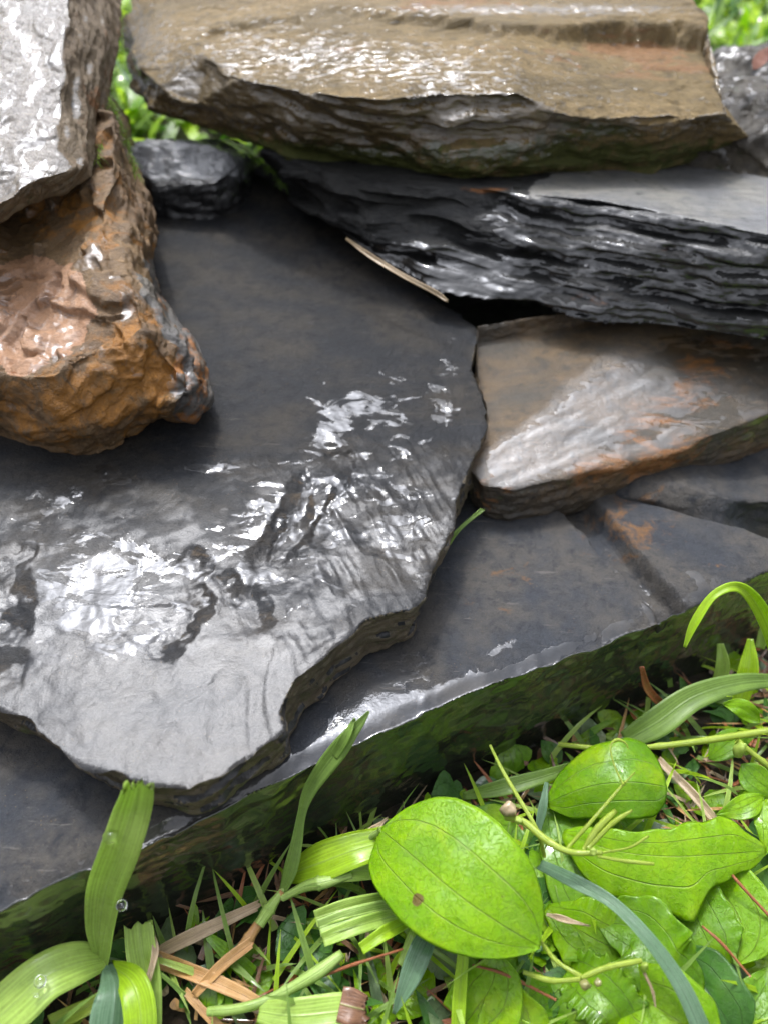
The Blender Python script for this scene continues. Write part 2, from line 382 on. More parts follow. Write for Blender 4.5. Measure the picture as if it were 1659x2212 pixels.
wet -= blobs(v, [(400, 1590, 260, 70, 10, .35), (560, 1420, 200, 50, -20, .15)], 0)
wet = wet*(up*.75+.25)-brown*1.2
damp = up*(.02+.98*sst(960, 1230, Y+(X-500)*.08+60*fbm(v*.5, 8, 4)))*(1-.93*brown)
dn_ = fbm(np.c_[v[:, 0]*.9+v[:, 1]*.5, (v[:, 1]-v[:, 0]*.4)*1.8, v[:, 2]], 61, 5)
damp *= .27+.60*sst(1300, 1500, Y+120*(X < 700)*sst(700, 500, X))+.55*sst(-.12, .25, dn_)*sst(1500, 1300, Y)
rust = brown*.36+blobs(v, [(860, 1060, 80, 160, 0, .12), (600, 800, 200, 90, 0, .05)], .02)+.15*(1-up)
moss = (1-up)*.55*sst(1.0, -.5, (v[:, 2]-fM(v[:, 0], v[:, 1]))+1.0)-.15
o = stone('slate_slab', 'large dark grey slate slab in the middle, lower half glaring with rain water', v, q, M_main, wet, rust, moss, damp)
M_mside = slate_mat('olive brown slate edge', (.085, .068, .038), (.13, .10, .058), rust=(.18, .085, .03), moss=(.075, .11, .016), sc=(.5, .5, 3), rough=.38, med=.10, spec=.6)
o.data.materials.append(M_mside); o.data.polygons.foreach_set('material_index', ((no[q].mean(1)[:, 2] < .55)).astype(np.int32))

# --- bottom slab lying on the soil
def fF(x, y): return 6.0+.012*(y-15)+.0*x
outF = [(-260, 2060), (-120, 2005), (0, 1958), (110, 1905), (240, 1850), (400, 1785), (560, 1708), (760, 1612), (900, 1548), (1010, 1500), (1180, 1435), (1330, 1375), (1432, 1332),
        (1500, 1305), (1560, 1275), (1659, 1238), (1740, 1200), (1700, 1190), (1600, 1148), (1540, 1135), (1450, 1112), (1335, 1076), (1290, 1040), (900, 900), (400, 1000), (-260, 1300)]
v, q = slab_solid(outF, fF, 6.4, .10, under=.015)
v = sculpt(v, q, (0, 0, 1), 23, flake=.03, ff=.15, levels=2, side=.05, lay=1.2, chip=.26, crum=.015, cf=1.0, sm=2, spl=.02)
X, Y = proj(v); no = normals(v, q); up = sst(.5, .85, no[:, 2])
jn = fbm(v*1.0, 72, 4)*14
# the broken step across the right part of the slab
lx = 1232+(Y-1120)*.92+jn; rx = 1300+(Y-1120)*.88-jn*.6
tp = up*sst(900, 1000, X)
v[:, 2] += tp*(-.75*sst(-8, 8, X-lx)*(1-sst(-10, 12, X-rx)))
v[:, 2] += tp*(.28*sst(0, 12, X-rx))
v[:, 2] += tp*(-.35*(1-sst(0, 14, polyline_dist(X+jn*.5, Y, [(1436, 1345), (1425, 1310), (1400, 1290)]))))
v[:, 2] += tp*.10*fbm(v*1.6, 9, 3)*sst(-8, 8, X-lx)*(1-sst(-10, 12, X-rx))
edge = polyline_dist(X, Y, [(-200, 2030), (0, 1958), (240, 1850), (560, 1708), (760, 1612), (1010, 1500), (1330, 1375), (1659, 1238)])
bev = (1-sst(0, 46, edge+jn*.6))*up; v[:, 2] -= .20*bev**1.5
wet = blobs(v, [(640, 1652, 300, 30, -26, 1.0), (820, 1510, 90, 60, -25, .85), (960, 1510, 120, 34, -25, .75), (740, 1560, 60, 40, -25, .6), (900, 1420, 60, 30, -25, .3), (350, 1790, 90, 14, -22, .6), (1150, 1430, 220, 16, -24, .75), (1080, 1400, 60, 16, -24, .4), (1410, 1270, 80, 60, 40, .35), (60, 1900, 70, 20, -24, .4),
                (1520, 1250, 60, 26, 20, .4), (1350, 1200, 60, 110, 40, .2)], .0)+.25*(1-sst(5, 40, edge))
wet = np.where(up > .5, wet, .32)
rust = blobs(v, [(1080, 1250, 160, 90, 20, .36), (1200, 1380, 120, 50, -20, .2), (1260, 1130, 150, 60, 10, .2), (1380, 1130, 90, 110, 40, .5), (1550, 1210, 80, 40, 20, .3), (20, 1800, 80, 80, 0, .15)], -.05)*up
rust += (1-up)*blobs(v, [(330, 1900, 60, 90, 20, .7), (480, 1820, 60, 60, 0, .4)], -.05)
moss = (1-up)*(.40+.3*vnoise(v*.35, 3))-.2
o = stone('slate_slab', 'lowest blue grey slate slab lying on the soil, its green tinged front edge above the plants', v, q, M_base, wet, rust, moss, -up*(.2+.8*sst(620, 380, X)))
M_algae_refl = slate_mat('algae and painted grass reflection slate edge', (.028, .034, .026), (.046, .054, .036), rust=(.13, .085, .055), moss=(.03, .045, .022), sc=(1, 1, .35), rough=.20, spec=.8, filmbias=-.2, med=.008, fine=.004)  # algae green that also paints the grass mirrored in the wet edge
o.data.materials.append(M_algae_refl); o.data.polygons.foreach_set('material_index', (no[q].mean(1)[:, 2] < .55).astype(np.int32))

# --- rusty banded stone under the right side of the wall
def fE(x, y): return 8.6+.36*(y-27.5)-.03*(x-8)
outE = [(1028, 700), (1028, 800), (1050, 890), (1046, 950), (1005, 1005), (1040, 1050), (1105, 1062), (1190, 1040), (1300, 1010), (1450, 972), (1560, 935), (1700, 880), (1840, 830),
        (1840, 640), (1400, 640)]
v, q = slab_solid(outE, fE, 2.8, .09, under=.06)
v = sculpt(v, q, (0, -.36, 1), 37, flake=.0, ff=.18, levels=3, side=.14, lay=3, chip=.2, crum=.02, cf=1.2, sm=5)
X, Y = proj(v); no = normals(v, q); up = sst(.35, .75, no@np.array((0, -.34, .94)))
# left corner bevel and diagonal break
dg = (X-1070)*.62+(Y-968)*.78+fbm(v*.6, 5, 3)*20
v += (np.array((0, -.1, -1.0)))[None]*((1-sst(-160, 10, dg))*up*.9)[:, None]
band = np.c_[(v[:, 0]*.9+v[:, 1]*.4)*.32, (v[:, 1]*.9-v[:, 0]*.4)*1.5, v[:, 2]*.2]
v[:, 2] += up*.03*fbm(band, 63, 4)*1.6*sst(-10, 30, dg)
wet = blobs(v, [(1230, 950, 190, 80, -35, .70), (1330, 850, 150, 45, -30, .60), (1500, 850, 200, 90, -30, .2), (1100, 1000, 60, 50, 0, .4), (1420, 960, 90, 20, -20, .5), (1560, 800, 160, 90, 0, .22), (1640, 860, 40, 90, 20, .5), (1380, 790, 60, 20, -20, .3)], .06)
wet -= .5*(1-sst(-20, 10, dg))
rust = blobs(v, [(1450, 880, 240, 80, -30, .45), (1400, 1000, 260, 40, -15, .5), (1560, 760, 120, 40, -30, .35), (1060, 1060, 60, 60, 30, .35), (1250, 990, 140, 20, -10, .2)], .03)
moss = (1-up)*.45-.15
stone('slate_stone', 'brown banded stone with a shiny white wet face, right of the large slab', v, q, M_mid, wet, rust, moss, up*.6*sst(-20, 10, dg)*sst(1500, 1250, X+(Y-900)*.6))

# --- black layered stone, right, below the top stone
fr_t = [(560, 322, 17), (700, 362, 16.6), (850, 385, 16.6), (1000, 400, 16.5), (1070, 405, 16.5), (1180, 421, 16.5), (1300, 432, 16.5), (1400, 450, 16.5), (1475, 468, 16.5), (1560, 485, 16.4), (1659, 505, 16.3), (1800, 530, 16.2)]
fr_m = [(560, 345, 15.6), (690, 430, 15), (800, 490, 14.7), (930, 530, 14.2), (1040, 540, 14), (1150, 548, 14), (1260, 565, 14), (1360, 585, 14), (1460, 595, 14), (1560, 620, 14), (1659, 635, 14), (1800, 660, 14)]
fr_b = [(560, 380, 14.6), (700, 470, 14.0), (760, 522, 13.7), (850, 578, 13.1), (950, 636, 12.5), (1050, 650, 12.2), (1150, 656, 12), (1255, 700, 11.6), (1430, 706, 11.8), (1540, 722, 11.8), (1640, 738, 11.8), (1800, 760, 11.8)]
bk = lambda z: [('w', 34, 52, z), ('w', 15, 56, z), ('w', 4, 56, z), ('w', -4, 54, z)]
v, q = loft_solid([fr_b+bk(11.8), fr_m+bk(14), fr_t+bk(15.6)], .09)
v = sculpt(v, q, (.10, .10, 1), 51, flake=.07, ff=.15, levels=3, side=1.25, lay=2.3, chip=.22, crum=.04, cf=1.8, aniso=(.3, 1, 1), sm=4, lf=.13)
X, Y = proj(v); no = normals(v, q); up = sst(.5, .85, no[:, 2])
wet = .60-.50*up*sst(1100, 1200, X)-.6*np.exp(-((X-760)/300)**2)*sst(560, 470, Y)-.2*sst(560, 480, Y)*sst(1250, 1000, X)+blobs(v, [(1600, 430, 120, 60, 0, -.15), (1300, 500, 260, 60, 10, .12)], 0)
rust = blobs(v, [(1400, 540, 120, 20, -5, .35), (1300, 640, 160, 22, 5, .4), (1060, 410, 60, 10, 0, .6), (900, 560, 100, 40, 10, .2)], -.02)
moss = (1-up)*.22-.15
o = stone('layered_stone', 'black stone of thin ragged layers with smooth grey top, under the top stone', v, q, M_dark, wet, rust, moss, up*.35*sst(15.2, 15.5, v[:, 2])*sst(1100, 1200, X))
# lighter upper face; its black left part paints the top stone's shade
M_grey = slate_mat('smooth pale slate', (.12, .122, .125), (.165, .158, .135), rust=(.22, .14, .06), rough=.5, med=.03)
o.data.materials.append(M_grey)
ft = normals(v, q)[q].mean(1)[:, 2]; fc_ = v[q].mean(1)
mi = ((ft > .8) & (fc_[:, 2] > 15.0) & (X[q].mean(1) > 1160+60*fbm(fc_*.8, 3, 3)) & (Y[q].mean(1) < 12*fbm(fc_*1.1, 5, 3)+np.interp(X[q].mean(1), [1060, 1180, 1380, 1475, 1659], [402, 424, 452, 474, 510]))).astype(np.int32); o.data.polygons.foreach_set('material_index', mi)

# --- top stone
b1 = [(273, 95, 19.4), (290, 180, 18.6), (325, 240, 18), (415, 272, 17.5), (500, 298, 17.1), (620, 340, 16.6), (760, 357, 16.3), (860, 372, 16.1), (960, 402, 16), (1150, 387, 16.0),
      (1240, 374, 16.1), (1310, 372, 16.0), (1400, 378, 16), (1500, 352, 16.1), (1590, 330, 16.4)]
b2 = [(278, 60, 20.6), (300, 150, 19.8), (350, 195, 19.3), (430, 225, 18.8), (540, 262, 18.3), (660, 300, 17.9), (770, 315, 17.6), (860, 325, 17.5), (960, 350, 17.4), (1130, 340, 17.6),
      (1200, 330, 17.4), (1310, 330, 17.2), (1410, 330, 17.2), (1510, 315, 17.2), (1618, 300, 17.4)]
b3 = [(290, -30, 22.2), (330, 20, 21.7), (385, 75, 21.2), (430, 118, 20.8), (520, 170, 20.4), (650, 200, 20.2), (750, 214, 20.2), (830, 218, 20.2), (955, 202, 20.4), (1105, 200, 20.4),
      (1190, 235, 19.7), (1290, 242, 19.5), (1400, 252, 19.3), (1500, 250, 19.2), (1572, 245, 19.2)]
b4 = [(300, -90, 23.4), (370, -60, 23.1), (450, -40, 22.9), (540, -25, 22.8), (640, -10, 22.7), (740, 6, 22.6), (830, 18, 22.6), (900, 20, 22.6), (1000, 30, 22.5), (1120, 44, 22.4),
      (1230, 45, 22.3), (1340, 36, 22.3), (1440, 30, 22.3), (1520, 40, 22.2), (1545, 120, 21.0)]
bk = lambda z, s=1.0: [('w', 17.5*s, 51, z), ('w', 12, 58*s, z), ('w', -2, 64*s, z), ('w', -17*s, 62, z)]
v, q = loft_solid([b1+bk(16.4, .96), b2+bk(18), b3+bk(20.5), b4+bk(22.8, .97)], .10)
v = sculpt(v, q, (.04, -.30, 1), 67, flake=.16, ff=.2, levels=5, side=.75, lay=2.3, chip=.32, crum=.05, cf=1.3, aniso=(.6, 1.0, 1), sm=2, lf=.22)
X, Y = proj(v); no = normals(v, q); up = sst(.55, .85, no[:, 2])
st = np.c_[v[:, 0]*.5, v[:, 1]*1.8, v[:, 2]*1.2]
v[:, 2] += up*.07*fbm(st, 15, 4)
ridY = np.interp(X, [600, 830, 920, 1080, 1190, 1280, 1370, 1480, 1545], [0, 18, 22, 42, 50, 42, 38, 40, 60])+fbm(v*1.4, 77, 3)*10
dr = Y-ridY-6; amp = np.interp(X, [650, 850, 1150, 1350, 1545], [.0, .25, .35, .85, .9])
v[:, 2] -= amp*sst(0, 14, dr)*np.exp(-np.maximum(dr-20, 0)/75)*(no[:, 2] > .2)
v[:, 2] += up*-.25*(1-sst(3, 12, polyline_dist(X, Y+fbm(v*.8, 3, 3)*14, [(455, 75), (520, 65), (590, 40), (640, 45)])))
lowv = 1-sst(-60, 60, (v[:, 2]-18.2)*40)
wet = blobs(v, [(560, 110, 260, 80, 8, .24), (850, 120, 260, 60, 0, .16), (1250, 200, 260, 30, 4, .12), (1150, 20, 400, 14, 0, .5), (560, 230, 200, 45, 22, .45), (1000, 250, 160, 60, 0, .42), (1120, 270, 70, 50, 0, .3), (950, 150, 220, 60, 0, .18), (1300, 130, 200, 60, 0, .1), (330, 90, 50, 80, 0, .3)], .10)
wet += -.25*lowv
rust = blobs(v, [(1380, 105, 220, 50, 8, .62), (1250, 140, 300, 50, 5, .22), (960, 8, 200, 16, 0, .6), (900, 280, 260, 50, 5, .15), (980, 300, 90, 50, 0, .25), (1600, 220, 60, 80, 0, .25), (760, 110, 70, 20, 0, .3)], .02)
wet += (1-up)*(.12+.25*(1-lowv))+(1-up)*blobs(v, [(720, 265, 340, 60, 12, .75), (1100, 270, 120, 60, 0, .75), (1400, 280, 200, 30, 0, .1)], .05)
moss = .75*lowv+blobs(v, [(1300, 270, 160, 30, 0, .55), (700, 340, 300, 25, 8, .4), (340, 180, 50, 90, 0, .35), (1150, 320, 300, 30, 0, .35)], -.12)*(1-up*.7)
stone('slate_stone', 'long olive brown slate stone laid across the top of the pile', v, q, M_top, wet, rust, moss)

# --- rust coloured rock on the left
r0 = [(-120, 930, 11), (0, 942, 11.2), (90, 975, 11.1), (170, 990, 11.0), (245, 975, 11.2), (300, 940, 11.5), (340, 908, 11.7), (425, 908, 11.7), (462, 872, 12), (455, 800, 12.5), (430, 740, 13.2), (385, 690, 13.8), (350, 630, 14.5), (332, 560, 15.2), (345, 505, 15.4), (310, 400, 16.4), (275, 290, 17.6), ('w', -16, 52, 16), ('w', -30, 48, 14)]
r1 = [(-120, 880, 12.5), (0, 890, 12.6), (90, 915, 12.6), (170, 925, 12.6), (230, 905, 12.8), (290, 870, 13.2), (340, 855, 13.2), (410, 850, 13.2), (442, 822, 13.2), (425, 770, 14), (395, 720, 14.6), (350, 680, 15), (320, 620, 15.6), (310, 560, 16.2), (325, 500, 16.4), (290, 400, 17.4), (262, 280, 18.6), ('w', -16, 50, 18), ('w', -30, 47, 17)]
r2 = [(-120, 790, 14.2), (0, 795, 14.3), (60, 800, 14.4), (120, 790, 14.6), (180, 760, 14.8), (230, 745, 14.9), (270, 730, 15.0), (300, 700, 15.2), (290, 660, 15.6), (275, 620, 15.9), (270, 590, 16.2), (265, 560, 16.5), (270, 520, 16.8), (270, 480, 17.2), (285, 440, 17.3), (268, 370, 18.2), (248, 260, 19.4), ('w', -17, 46, 19.4), ('w', -30, 44, 19)]
r3 = [(-120, 620, 16), (0, 600, 16), (40, 580, 16.1), (90, 570, 16.3), (130, 560, 16.5), (160, 560, 16.6), (190, 560, 16.7), (205, 550, 16.8), (205, 530, 17), (200, 515, 17.1), (205, 500, 17.3), (210, 480, 17.5), (220, 460, 17.7), (225, 440, 17.9), (240, 400, 18.2), (240, 340, 18.9), (235, 250, 19.9), ('w', -18, 43, 20), ('w', -30, 42, 19.6)]
r0 = [p if p[0] == 'w' else (p[0], p[1], p[2]-1.25) for p in r0]; r1 = [p if p[0] == 'w' else (p[0], p[1], p[2]-.5) for p in r1]
v, q = loft_solid([r0, r1, r2, r3], .09)
v = sculpt(v, q, (-.35, -.45, .8), 81, flake=.55, ff=.24, levels=3, side=.5, lay=1.1, chip=.5, crum=.09, cf=1.6, sm=2)
X, Y = proj(v); no = normals(v, q)
cav = ridged(v*.55+vnoise(v*1.3, 6)[:, None]*.5, 90, 3)
v += no*(.14*cav*sst(120, 300, X+ (Y-700)*.3))[:, None]
sal = np.exp(-(((X-70)/125)**2+((Y-680)/125)**2)**2)
wet = blobs(v, [(70, 660, 110, 110, 0, .18), (50, 500, 90, 40, -30, .8), (190, 550, 40, 60, 30, .4), (200, 790, 120, 40, 20, .35), (270, 660, 30, 40, 0, .4), (400, 830, 50, 30, 0, .35), (330, 600, 40, 90, 10, .15), (120, 880, 150, 40, 5, .2)], .10)
rust = blobs(v, [(230, 850, 240, 90, -10, .5), (270, 740, 60, 90, 0, .4), (150, 470, 120, 60, 0, .3), (70, 680, 120, 110, 0, -.5), (370, 720, 60, 140, -25, -.05)], .30)
moss = blobs(v, [(60, 930, 160, 20, 0, .4), (380, 890, 60, 20, 0, .6)], -.2)
o = stone('rusty_rock', 'jagged rust orange rock resting on the large grey slab at the left edge', v, q, M_rust, wet, rust, moss, sal*.35)
M_rgrey = slate_mat('rust speckled grey rock', (.10, .095, .088), (.13, .11, .08), rust=(.40, .15, .02), rough=.42, med=.05)
M_salm = slate_mat('salmon wet rock face', (.32, .165, .08), (.38, .21, .11), rust=(.34, .125, .03), rough=.42, med=.04)
o.data.materials.append(M_rgrey); o.data.materials.append(M_salm)
fcx, fcy = X[q].mean(1), Y[q].mean(1); nn = fbm(v[q].mean(1)*.7, 4, 3)*60
right = ((fcx+nn > 330+(fcy-640)*.25) & (fcy > 560)); salm = sal[q].mean(1)+nn/130 > .42
o.data.polygons.foreach_set('material_index', np.where(salm, 2, np.where(right, 1, 0)).astype(np.int32))

# --- pale glossy stone, top left
def fA(x, y): return 20+.50*(y-33.4)
t0 = [(-260, 520, 18), (-80, 505, 18), (0, 490, 18.0), (50, 458, 18.2), (100, 432, 18.2), (150, 418, 18.3), (203, 386, 18.4), (226, 270, 19.3), (250, 170, 20.5), (262, 90, 21.5), (266, 0, 22.2), (268, -120, 22.8), ('w', -17, 55, 24), ('w', -34, 52, 24)]
t1 = [(-260, 470, 19), (-80, 450, 19), (0, 440, 19.2), (45, 405, 19.3), (100, 380, 19.3), (150, 372, 19.3), (180, 352, 19.2), (195, 250, 20.2), (215, 150, 21.4), (228, 80, 22.3), (236, 0, 23.1), (240, -120, 24), ('w', -17.5, 54, 26), ('w', -34, 51, 26)]
t2 = [(-260, 430, fA), (-80, 415, fA), (0, 402, fA), (40, 357, fA), (90, 327, fA), (112, 318, fA), (120, 280, fA), (128, 220, fA), (136, 130, fA), (142, 70, fA), (150, 0, fA), (160, -120, fA), ('w', -19, 52, 28), ('w', -34, 49, 28)]
v, q = loft_solid([t0, t1, t2], .09)
v = sculpt(v, q, (-.1, -.45, .88), 97, flake=.10, ff=.25, levels=3, side=.30, lay=2.0, chip=.22, crum=.05, cf=1.4, sm=2)
X, Y = proj(v); no = normals(v, q)
face = sst(.75, .95, no@np.array((0, -.447, .894)))
v += no*(face*.045*fbm(v*3.4, 33, 3))[:, None]
wet = face*.22+blobs(v, [(60, 380, 60, 30, -30, .3)], .02)
rust = (1-face)*blobs(v, [(220, 200, 60, 260, 10, .38)], .05)
moss = (1-face)*blobs(v, [(80, 420, 160, 40, -20, .5)], -.15)
o = stone('slate_stone', 'pale glaring stone with a brown side at the upper left corner', v, q, M_left, wet, rust, moss, face*.45)
M_aside = slate_mat('brown grooved slate edge', (.15, .105, .06), (.20, .15, .09), rust=(.26, .11, .03), moss=(.05, .06, .02), sc=(2.2, .5, .5), rough=.5, med=.10, spec=.4, cbump=.04)
o.data.materials.append(M_aside); o.data.polygons.foreach_set('material_index', ((face[q].mean(1) < .35)).astype(np.int32))

# --- small wet stone in the gap at the back
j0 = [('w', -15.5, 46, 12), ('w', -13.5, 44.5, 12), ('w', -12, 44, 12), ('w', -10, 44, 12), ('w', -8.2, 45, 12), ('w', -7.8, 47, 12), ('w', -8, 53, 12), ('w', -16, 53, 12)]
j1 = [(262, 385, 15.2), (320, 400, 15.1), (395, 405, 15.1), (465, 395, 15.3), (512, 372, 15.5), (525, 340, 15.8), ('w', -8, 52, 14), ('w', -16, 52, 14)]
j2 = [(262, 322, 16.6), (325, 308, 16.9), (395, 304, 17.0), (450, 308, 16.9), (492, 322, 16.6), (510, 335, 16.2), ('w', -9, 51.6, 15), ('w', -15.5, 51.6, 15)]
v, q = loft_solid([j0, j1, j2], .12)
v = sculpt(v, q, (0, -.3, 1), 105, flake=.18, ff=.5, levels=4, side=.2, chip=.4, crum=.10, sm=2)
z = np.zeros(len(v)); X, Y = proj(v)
stone('wet_stone', 'small black stone with a painted white shine at the back of the gap', v, q, slate_mat('dark slate with painted shine', (.012, .013, .015), (.03, .03, .03), rust=(.34, .35, .36), moss=(.02, .03, .01), rough=.4, med=.16, cbump=.08, sc=(.5, 2, 2)), z+.4, .95*sst(415, 360, Y), z-.3, z+.3)  # pale tone in the rust slot paints the sky's shine on the upper part

# --- added block keeping light from behind out of the gap under the top stone
k0 = [('w', -6, 50, -1), ('w', 2, 47.5, -1), ('w', 14, 48, -1), ('w', 20, 50, -1), ('w', 20, 57, -1), ('w', 6, 59, -1), ('w', -6, 57, -1)]
k1 = [('w', -6.5, 50, 9), ('w', 2, 47, 9), ('w', 14, 47.5, 9), ('w', 20, 50, 9), ('w', 20, 58, 9), ('w', 6, 59, 9), ('w', -6.5, 57, 9)]
k2 = [('w', -6, 49.5, 16), ('w', 2, 47, 15.6), ('w', 14, 48.5, 11.5), ('w', 20, 50, 11.5), ('w', 20, 57, 11.5), ('w', 6, 58, 16), ('w', -6, 57, 16.3)]
v, q = loft_solid([k0, k1, k2], .2)
v = sculpt(v, q, (0, 0, 1), 111, side=.5, lay=1.2, chip=.5); z = np.zeros(len(v))
stone('added_light_block', 'added stone block keeping light out behind the large grey slab, under the top stone', v, q, M_dark, z, z-.2, z+.1)

# --- grey stone behind the step of the lowest slab
g0 = [(1330, 1110, 5.6), (1380, 1100, 6.0), (1450, 1120, 6), (1560, 1150, 5.6), (1640, 1180, 4), (1740, 1170, 3), ('w', 24, 36, 3), ('w', 13, 38, 4)]
g1 = [(1325, 1070, 6.4), (1380, 1068, 6.8), (1450, 1085, 6.7), (1550, 1105, 6.3), (1620, 1125, 5.2), (1740, 1130, 5), ('w', 24, 36, 6), ('w', 13, 38, 6.5)]
g2 = [(1335, 1045, 6.9), (1390, 1040, 7.2), (1450, 1050, 7.2), (1540, 1065, 7.0), (1600, 1080, 6.6), (1700, 1090, 6.2), ('w', 23, 34, 7.2), ('w', 14, 35, 7.3)]
v, q = loft_solid([g0, g1, g2], .12)
v = sculpt(v, q, (0, -.2, 1), 121, flake=.12, side=.2, chip=.3, sm=5); z = np.zeros(len(v))
stone('slate_stone', 'dim grey stone tucked below the brown banded stone at the right edge', v, q, M_base, z+.15, blobs(v, [(1400, 1080, 80, 60, 0, .5)], -.1), z+.0)

# --- mossy wet rocks beyond the right end of the top stone
for (lab, seed, pts) in [('wet brown mossy rock beyond the right end of the top stone', 131, [(1570, 330, 15.5), (1600, 350, 15.6), (1640, 352, 15.6), (1720, 350, 15.6), (1740, 200, 20), (1650, 240, 19)]),
                         ('blotchy green and white rock behind the wet brown mossy one at the top right', 137, [(1572, 230, 17), (1600, 260, 17), (1650, 262, 17), (1740, 255, 17), (1740, 130, 19), (1640, 110, 20)])]:
    base = np.array([U(*p) for p in pts[:4]])
    c = base.mean(0)
    rx, ry, rz = (6.2, 4.5, 4.6) if seed == 131 else (7.5, 5, 4.2)
    cc_ = U(1672, 300, 17.5) if seed == 131 else U(1690, 215, 16.5)
    cc_ = cc_+np.array((0, 3.0, -2.2)) if seed == 131 else cc_+np.array((0, 3, -1.5))
    k = []
    for zz, s in ((-rz, .7), (-rz*.3, 1), (rz*.45, .85), (rz*.9, .45)):
        k.append([('w', cc_[0]+rx*s*math.cos(a)*(1+.15*math.sin(3*a+seed)), cc_[1]+ry*s*math.sin(a), cc_[2]+zz) for a in np.linspace(0, 2*math.pi, 9)[:-1]])
    v, q = loft_solid(k, .15)
    v = sculpt(v, q, (.3, -.3, 1), seed, flake=.5, ff=.35, levels=5, side=.5, lay=1.5, chip=.6, crum=.2, sm=3)
    z = np.zeros(len(v)); stone('mossy_rock', lab, v, q, M_moss, z+.26, z+.1, z+.30)

# ============================================================ plants
def leaf_mat(name, c, c2, trans=.45, rough=.32, vein=(.30, .42, .12), nveins=2.0, bumpd=.03, spot=None, rim=True, stripes=False, tr=(1.25, 1.25, .6)):
    b = MB(name); uv = b.n('ShaderNodeUVMap'); sp = b.n('ShaderNodeSeparateXYZ'); b.l(uv.outputs[0], sp.inputs[0])
    u, v = sp.outputs[0], sp.outputs[1]; p = b.pos()
    n = b.noise(p, .9, 5, .6); f = b.noise(p, 9, 5, .65)
    cc = b.mix(b.rng(n, .3, .7), c, c2); cc = b.mix(b.rng(f, .45, .75, 0, .35), cc, tuple(x*.5 for x in c))
    av = b.math('ABSOLUTE', v)
    if stripes:
        cmb = b.n('ShaderNodeCombineXYZ'); b.l(b.math('MULTIPLY', u, 1.5), cmb.inputs[0]); b.l(b.math('MULTIPLY', v, 9), cmb.inputs[1])
        st = b.noise(cmb.outputs[0], 1.0, 3, .6)
        cc = b.mix(b.rng(st, .35, .7, 0, .5), cc, tuple(min(1, x*1.6+.01) for x in c2)); hh = st
        mid = b.rng(av, .0, .10, 1, 0); cc = b.mix(b.math('MULTIPLY', mid, .35), cc, vein)
        vh = b.math('ADD', b.math('MULTIPLY', st, .6), b.math('MULTIPLY', mid, .6))
    else:
        w_ = b.math('FRACT', b.math('ADD', b.math('MULTIPLY', av, nveins), .5))
        vn = b.rng(b.math('ABSOLUTE', b.math('SUBTRACT', w_, .5)), 0.0, .045, 1, 0)
        fine = b.math('MULTIPLY', b.rng(b.noise(p, 3.2, 6, .7, 1.0), .47, .53, 0, 1), .25)
        cc = b.mix(b.math('MULTIPLY', vn, .45), cc, vein)
        vh = b.math('SUBTRACT', b.math('ADD', b.math('MULTIPLY', f, .25), b.math('MULTIPLY', n, 1.0)), b.math('MULTIPLY', vn, 1.0))
        vh = b.math('ADD', vh, fine)
        vo = b.n('ShaderNodeTexVoronoi'); vo.feature = 'DISTANCE_TO_EDGE'; vo.inputs['Scale'].default_value = 2.6; b.l(p, vo.inputs['Vector'])
        net = b.rng(vo.outputs['Distance'], .0, .05, 1, 0)
        cc = b.mix(b.math('MULTIPLY', net, .10), cc, vein); vh = b.math('SUBTRACT', vh, b.math('MULTIPLY', net, .06))
        bl = b.rng(b.noise(p, 1.7, 8, .75), .66, .70); cc = b.mix(b.math('MULTIPLY', bl, .55), cc, (.10, .09, .02))
        yl = b.rng(b.noise(p, .45, 4, .6), .52, .72); cc = b.mix(b.math('MULTIPLY', yl, .40), cc, (c2[0]*1.7, c2[1]*1.15, c2[2]))
    if rim: cc = b.mix(b.math('MULTIPLY', b.rng(av, .965, .995), .6), cc, tuple(min(1, x*1.7+.04) for x in c2))  # pale edge colour paints the highlight along the leaf rim
    if spot:
        sm = b.rng(b.math('ADD', b.attr('spot'), b.math('MULTIPLY', b.math('SUBTRACT', b.noise(p, 3, 5), .5), .8)), .45, .6)
        cc = b.mix(sm, cc, spot)
    b.l(cc, b.p.inputs['Base Color']); b.l(b.bump(vh, bumpd), b.p.inputs['Normal'])
    wet = b.rng(b.noise(p, 1.2, 5, .6), .5, .6)
    b.l(b.math('SUBTRACT', rough, b.math('MULTIPLY', wet, rough*.5)), b.p.inputs['Roughness'])
    b.p.inputs['Specular IOR Level'].default_value = .38; b.l(b.math('MULTIPLY', b.rng(b.noise(p, .7, 6, .65, .5), .53, .60), .7), b.p.inputs['Coat Weight']); b.p.inputs['Coat Roughness'].default_value = .08
    t = b.n('ShaderNodeBsdfTranslucent'); b.l(b.mix(1.0, cc, (*tr,), 'MULTIPLY'), t.inputs[0])
    ms = b.n('ShaderNodeMixShader'); ms.inputs[0].default_value = trans
    b.l(b.p.outputs[0], ms.inputs[1]); b.l(t.outputs[0], ms.inputs[2]); b.l(ms.outputs[0], b.out.inputs[0])
    return b.m
L_bright = leaf_mat('bright green leaf', (.17, .36, .002), (.25, .45, .003), vein=(.40, .50, .14), spot=(.16, .12, .03), bumpd=.035)
L_mid = leaf_mat('green leaf', (.11, .27, .004), (.19, .37, .006), vein=(.30, .42, .15))
L_deep = leaf_mat('deep green leaf', (.035, .11, .016), (.06, .17, .02), vein=(.14, .24, .10), trans=.35)
L_grey = leaf_mat('grey green leaf underside', (.13, .20, .09), (.20, .28, .13), vein=(.26, .34, .2), trans=.4)
B_fresh = leaf_mat('fresh grass blade', (.27, .40, .07), (.36, .49, .11), vein=(.33, .45, .13), stripes=True, bumpd=.02, tr=(1.2, 1.25, .5))
B_olive = leaf_mat('dull grass blade', (.13, .22, .04), (.19, .30, .06), vein=(.2, .3, .1), stripes=True, bumpd=.02)
